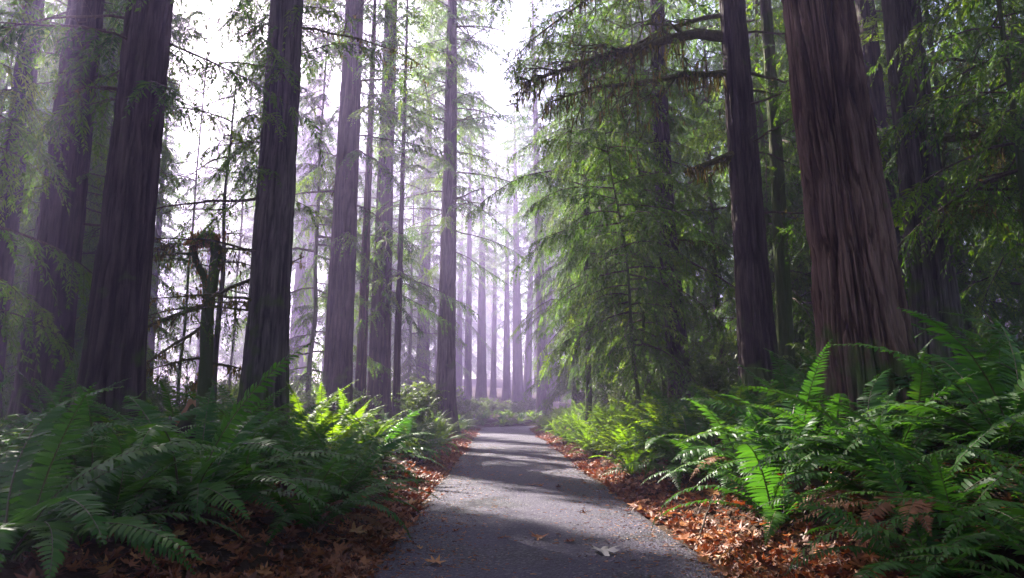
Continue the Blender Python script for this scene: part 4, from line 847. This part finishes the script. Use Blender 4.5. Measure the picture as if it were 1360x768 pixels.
PATHLEAF = [(715, 716, .105, 3, 'large orange maple leaf lying in the middle of the path'), (578, 749, .10, 3, 'orange star shaped leaf nearest the bottom on the left of the path'), (757, 721, .075, 2, 'curled orange brown leaf right of the large middle leaf'),
            (706, 645, .075, 3, 'left one of two yellow orange leaves touching on the far path'), (717, 646, .08, 3, 'right one of two yellow orange leaves touching on the far path'), (727, 745, .04, 2, 'small rusty leaf on the path left of the grey leaf'),
            (866, 691, .11, 2, 'pinkish brown leaf on the right path edge in the sun streak'), (885, 689, .09, 3, 'orange leaf touching the pinkish leaf at the right path edge'), (908, 722, .135, 3, 'large tan leaf on the right path edge beside the stick'),
            (911, 702, .14, 2, 'big dark orange curled leaf standing on the right path edge'), (833, 680, .06, 1, 'small rust leaf standing in the sun streak on the path'), (727, 656, .05, 1, 'small dark rust leaf below the two yellow leaves'),
            (590, 691, .055, 1, 'small brown leaf on the left of the path at the sun streak'), (634, 686, .04, 1, 'tiny rust leaf on the path at the lower edge of the sun streak'), (672, 715, .06, 1, 'dark brown leaf just left of the large orange middle leaf'),
            (524, 721, .12, 2, 'flat orange brown leaf at the left path edge'), (527, 690, .10, 2, 'rusty leaf at the left path edge above the flat one'), (545, 753, .08, 0, 'dark red brown leaf left of the nearest orange star leaf'),
            (819, 664, .05, 2, 'small orange leaf on the path above the sun streak at right'), (692, 632, .05, 2, 'small tan leaf on the far path'), (742, 648, .07, 0, 'dark olive brown leaf right of the two yellow leaves'), (575, 735, .05, 1, 'little curled brown leaf above the nearest orange star leaf')]
for p_, r_, s_, sh, lab in PATHLEAF:
    x, y = pix(p_, r_, .03); maple(x, y, s_ * 1.2, lab, shade=sh, dz=.075 if abs(side_dist(x, y)) < HW - .1 else .045, flat=.12)
x, y = pix(801, 736, .03); maple(x, y, .18, 'big pale grey dried leaf lying flat on the path', mesh=leaf_mesh(LV[3], M['greyleaf'], .9), dz=.085, flat=.03)
for n in range(26):
    y = 4.6 + 9 * rl.random() ** 1.2; x = float(road_x(y)) + np.sign(rl.uniform(-1, 1)) * HW * rl.uniform(.05, .95) ** .5
    maple(x, y, rl.uniform(.028, .065), 'small crumpled brown leaf scrap on the asphalt', 'leaf scraps on the asphalt', dz=.06, flat=.3)
# single leaves of the litter on both verges
cnt = {-1: 0, 1: 0}
while cnt[-1] < 125 or cnt[1] < 140:
    sg = -1 if (rl.random() < .5 and cnt[-1] < 125) or cnt[1] >= 140 else 1
    y = 4.6 + 7 * rl.random() ** 1.2; s_ = -.22 + 1.5 * rl.random() ** 1.2; x = float(road_x(y)) + sg * (HW + s_ + .08)
    maple(x, y, rl.uniform(.075, .135), 'brown maple leaf in the litter along the %s verge of the path' % ('left' if sg < 0 else 'right'), 'fallen leaves on the %s verge' % ('left' if sg < 0 else 'right'), dz=.035 + .03 * rl.random(), flat=.35); cnt[sg] += 1
mb = MB()
for _ in range(9500):
    sg = -1 if rl.random() < .5 else 1; y = 4 + 36 * rl.random() ** 1.9; s_ = abs(rl.normal(0, .42 if y > 9 else .6)) - .02 - .42 * float(vnoise(y * .9, sg * 3.3)) ** 1.5 * rl.random(); x = float(road_x(y)) + sg * (HW + s_)
    V, q, t = LV[int(rl.integers(10))]; e = np.array(Euler((rl.normal(0, .4), rl.normal(0, .4), rl.uniform(0, 6.28))).to_matrix()); sc_ = rl.uniform(.04, .095)
    mb.add(V @ e.T * sc_ + [x, y, gz(x, y) + .008 + .03 * rl.random()], q, t, 0, np.clip(rl.normal(.45, .2), 0, 1))
for _ in range(4200):
    sg = -1 if rl.random() < .5 else 1; y = 3.5 + 24 * rl.random(); s_ = 1 + 4 * rl.random(); x = float(road_x(y)) + sg * (HW + s_)
    V, q, t = LV[int(rl.integers(10))]; e = np.array(Euler((rl.normal(0, .4), rl.normal(0, .4), rl.uniform(0, 6.28))).to_matrix()); sc_ = rl.uniform(.05, .1)
    mb.add(V @ e.T * sc_ + [x, y, gz(x, y) + .02 + .03 * rl.random()], q, t, 0, np.clip(rl.normal(.22, .15), 0, 1))
tag(mb.build('leaf_litter', M['maple'], smooth=True), 'thick litter of rust brown fallen leaves along both verges', 'leaf litter', kind='stuff')
# crumbs, needles and twiglets on the asphalt and verges
mb = MB(); N_ = 10000
y = 3.8 + 20 * rl.random(N_) ** 1.6; s_ = rl.uniform(-1, 1, N_); s_ = np.sign(s_) * np.abs(s_) ** .5; x = road_x(y) + s_ * (HW + .35); a = rl.uniform(0, 6.28, N_); L_ = rl.uniform(.008, .05, N_); dv = np.stack([np.cos(a), np.sin(a), rl.normal(0, .1, N_)], -1); o = np.stack([x, y, ground(x, y) + .045], -1)
zr = np.where(np.abs(side_dist(x, y)) < HW, .012 + .022 * (1 - np.clip(np.abs(side_dist(x, y)) / HW, 0, 1) ** 2) + .006, ground(x, y) + .012); o[:, 2] = zr
tubes(mb, np.stack([o, o + dv * L_[:, None] * .5 + Z * .002, o + dv * L_[:, None]], 1), np.stack([.0022 * np.ones(N_)] * 3, 1) * rl.uniform(.6, 1.8, (N_, 1)), 3, 0, rl.random(N_))
tag(mb.build('forest_debris', M['maple']), 'needles and twig crumbs strewn over the asphalt', 'debris', kind='stuff')

# ------------------------------------------------------------------ the mist
v = np.array([[a, b, c_] for a in (-170, 170) for b in (-38, 250) for c_ in (-3, 52)], float)
mb = MB(); mb.add(v, [[0, 1, 3, 2], [4, 6, 7, 5], [0, 4, 5, 1], [2, 3, 7, 6], [0, 2, 6, 4], [1, 5, 7, 3]])
hm = bpy.data.materials.new('mist'); hm.use_nodes = True; n = hm.node_tree; n.nodes.clear()
pv = n.nodes.new('ShaderNodeVolumePrincipled'); pv.inputs['Color'].default_value = HAZE_COLOR; pv.inputs['Density'].default_value = HAZE_DENSITY; pv.inputs['Anisotropy'].default_value = HAZE_ANISO
ho = n.nodes.new('ShaderNodeOutputMaterial'); n.links.new(pv.outputs[0], ho.inputs['Volume'])
tag(mb.build('haze', hm), 'pale lavender mist filling the forest', 'haze', kind='stuff')
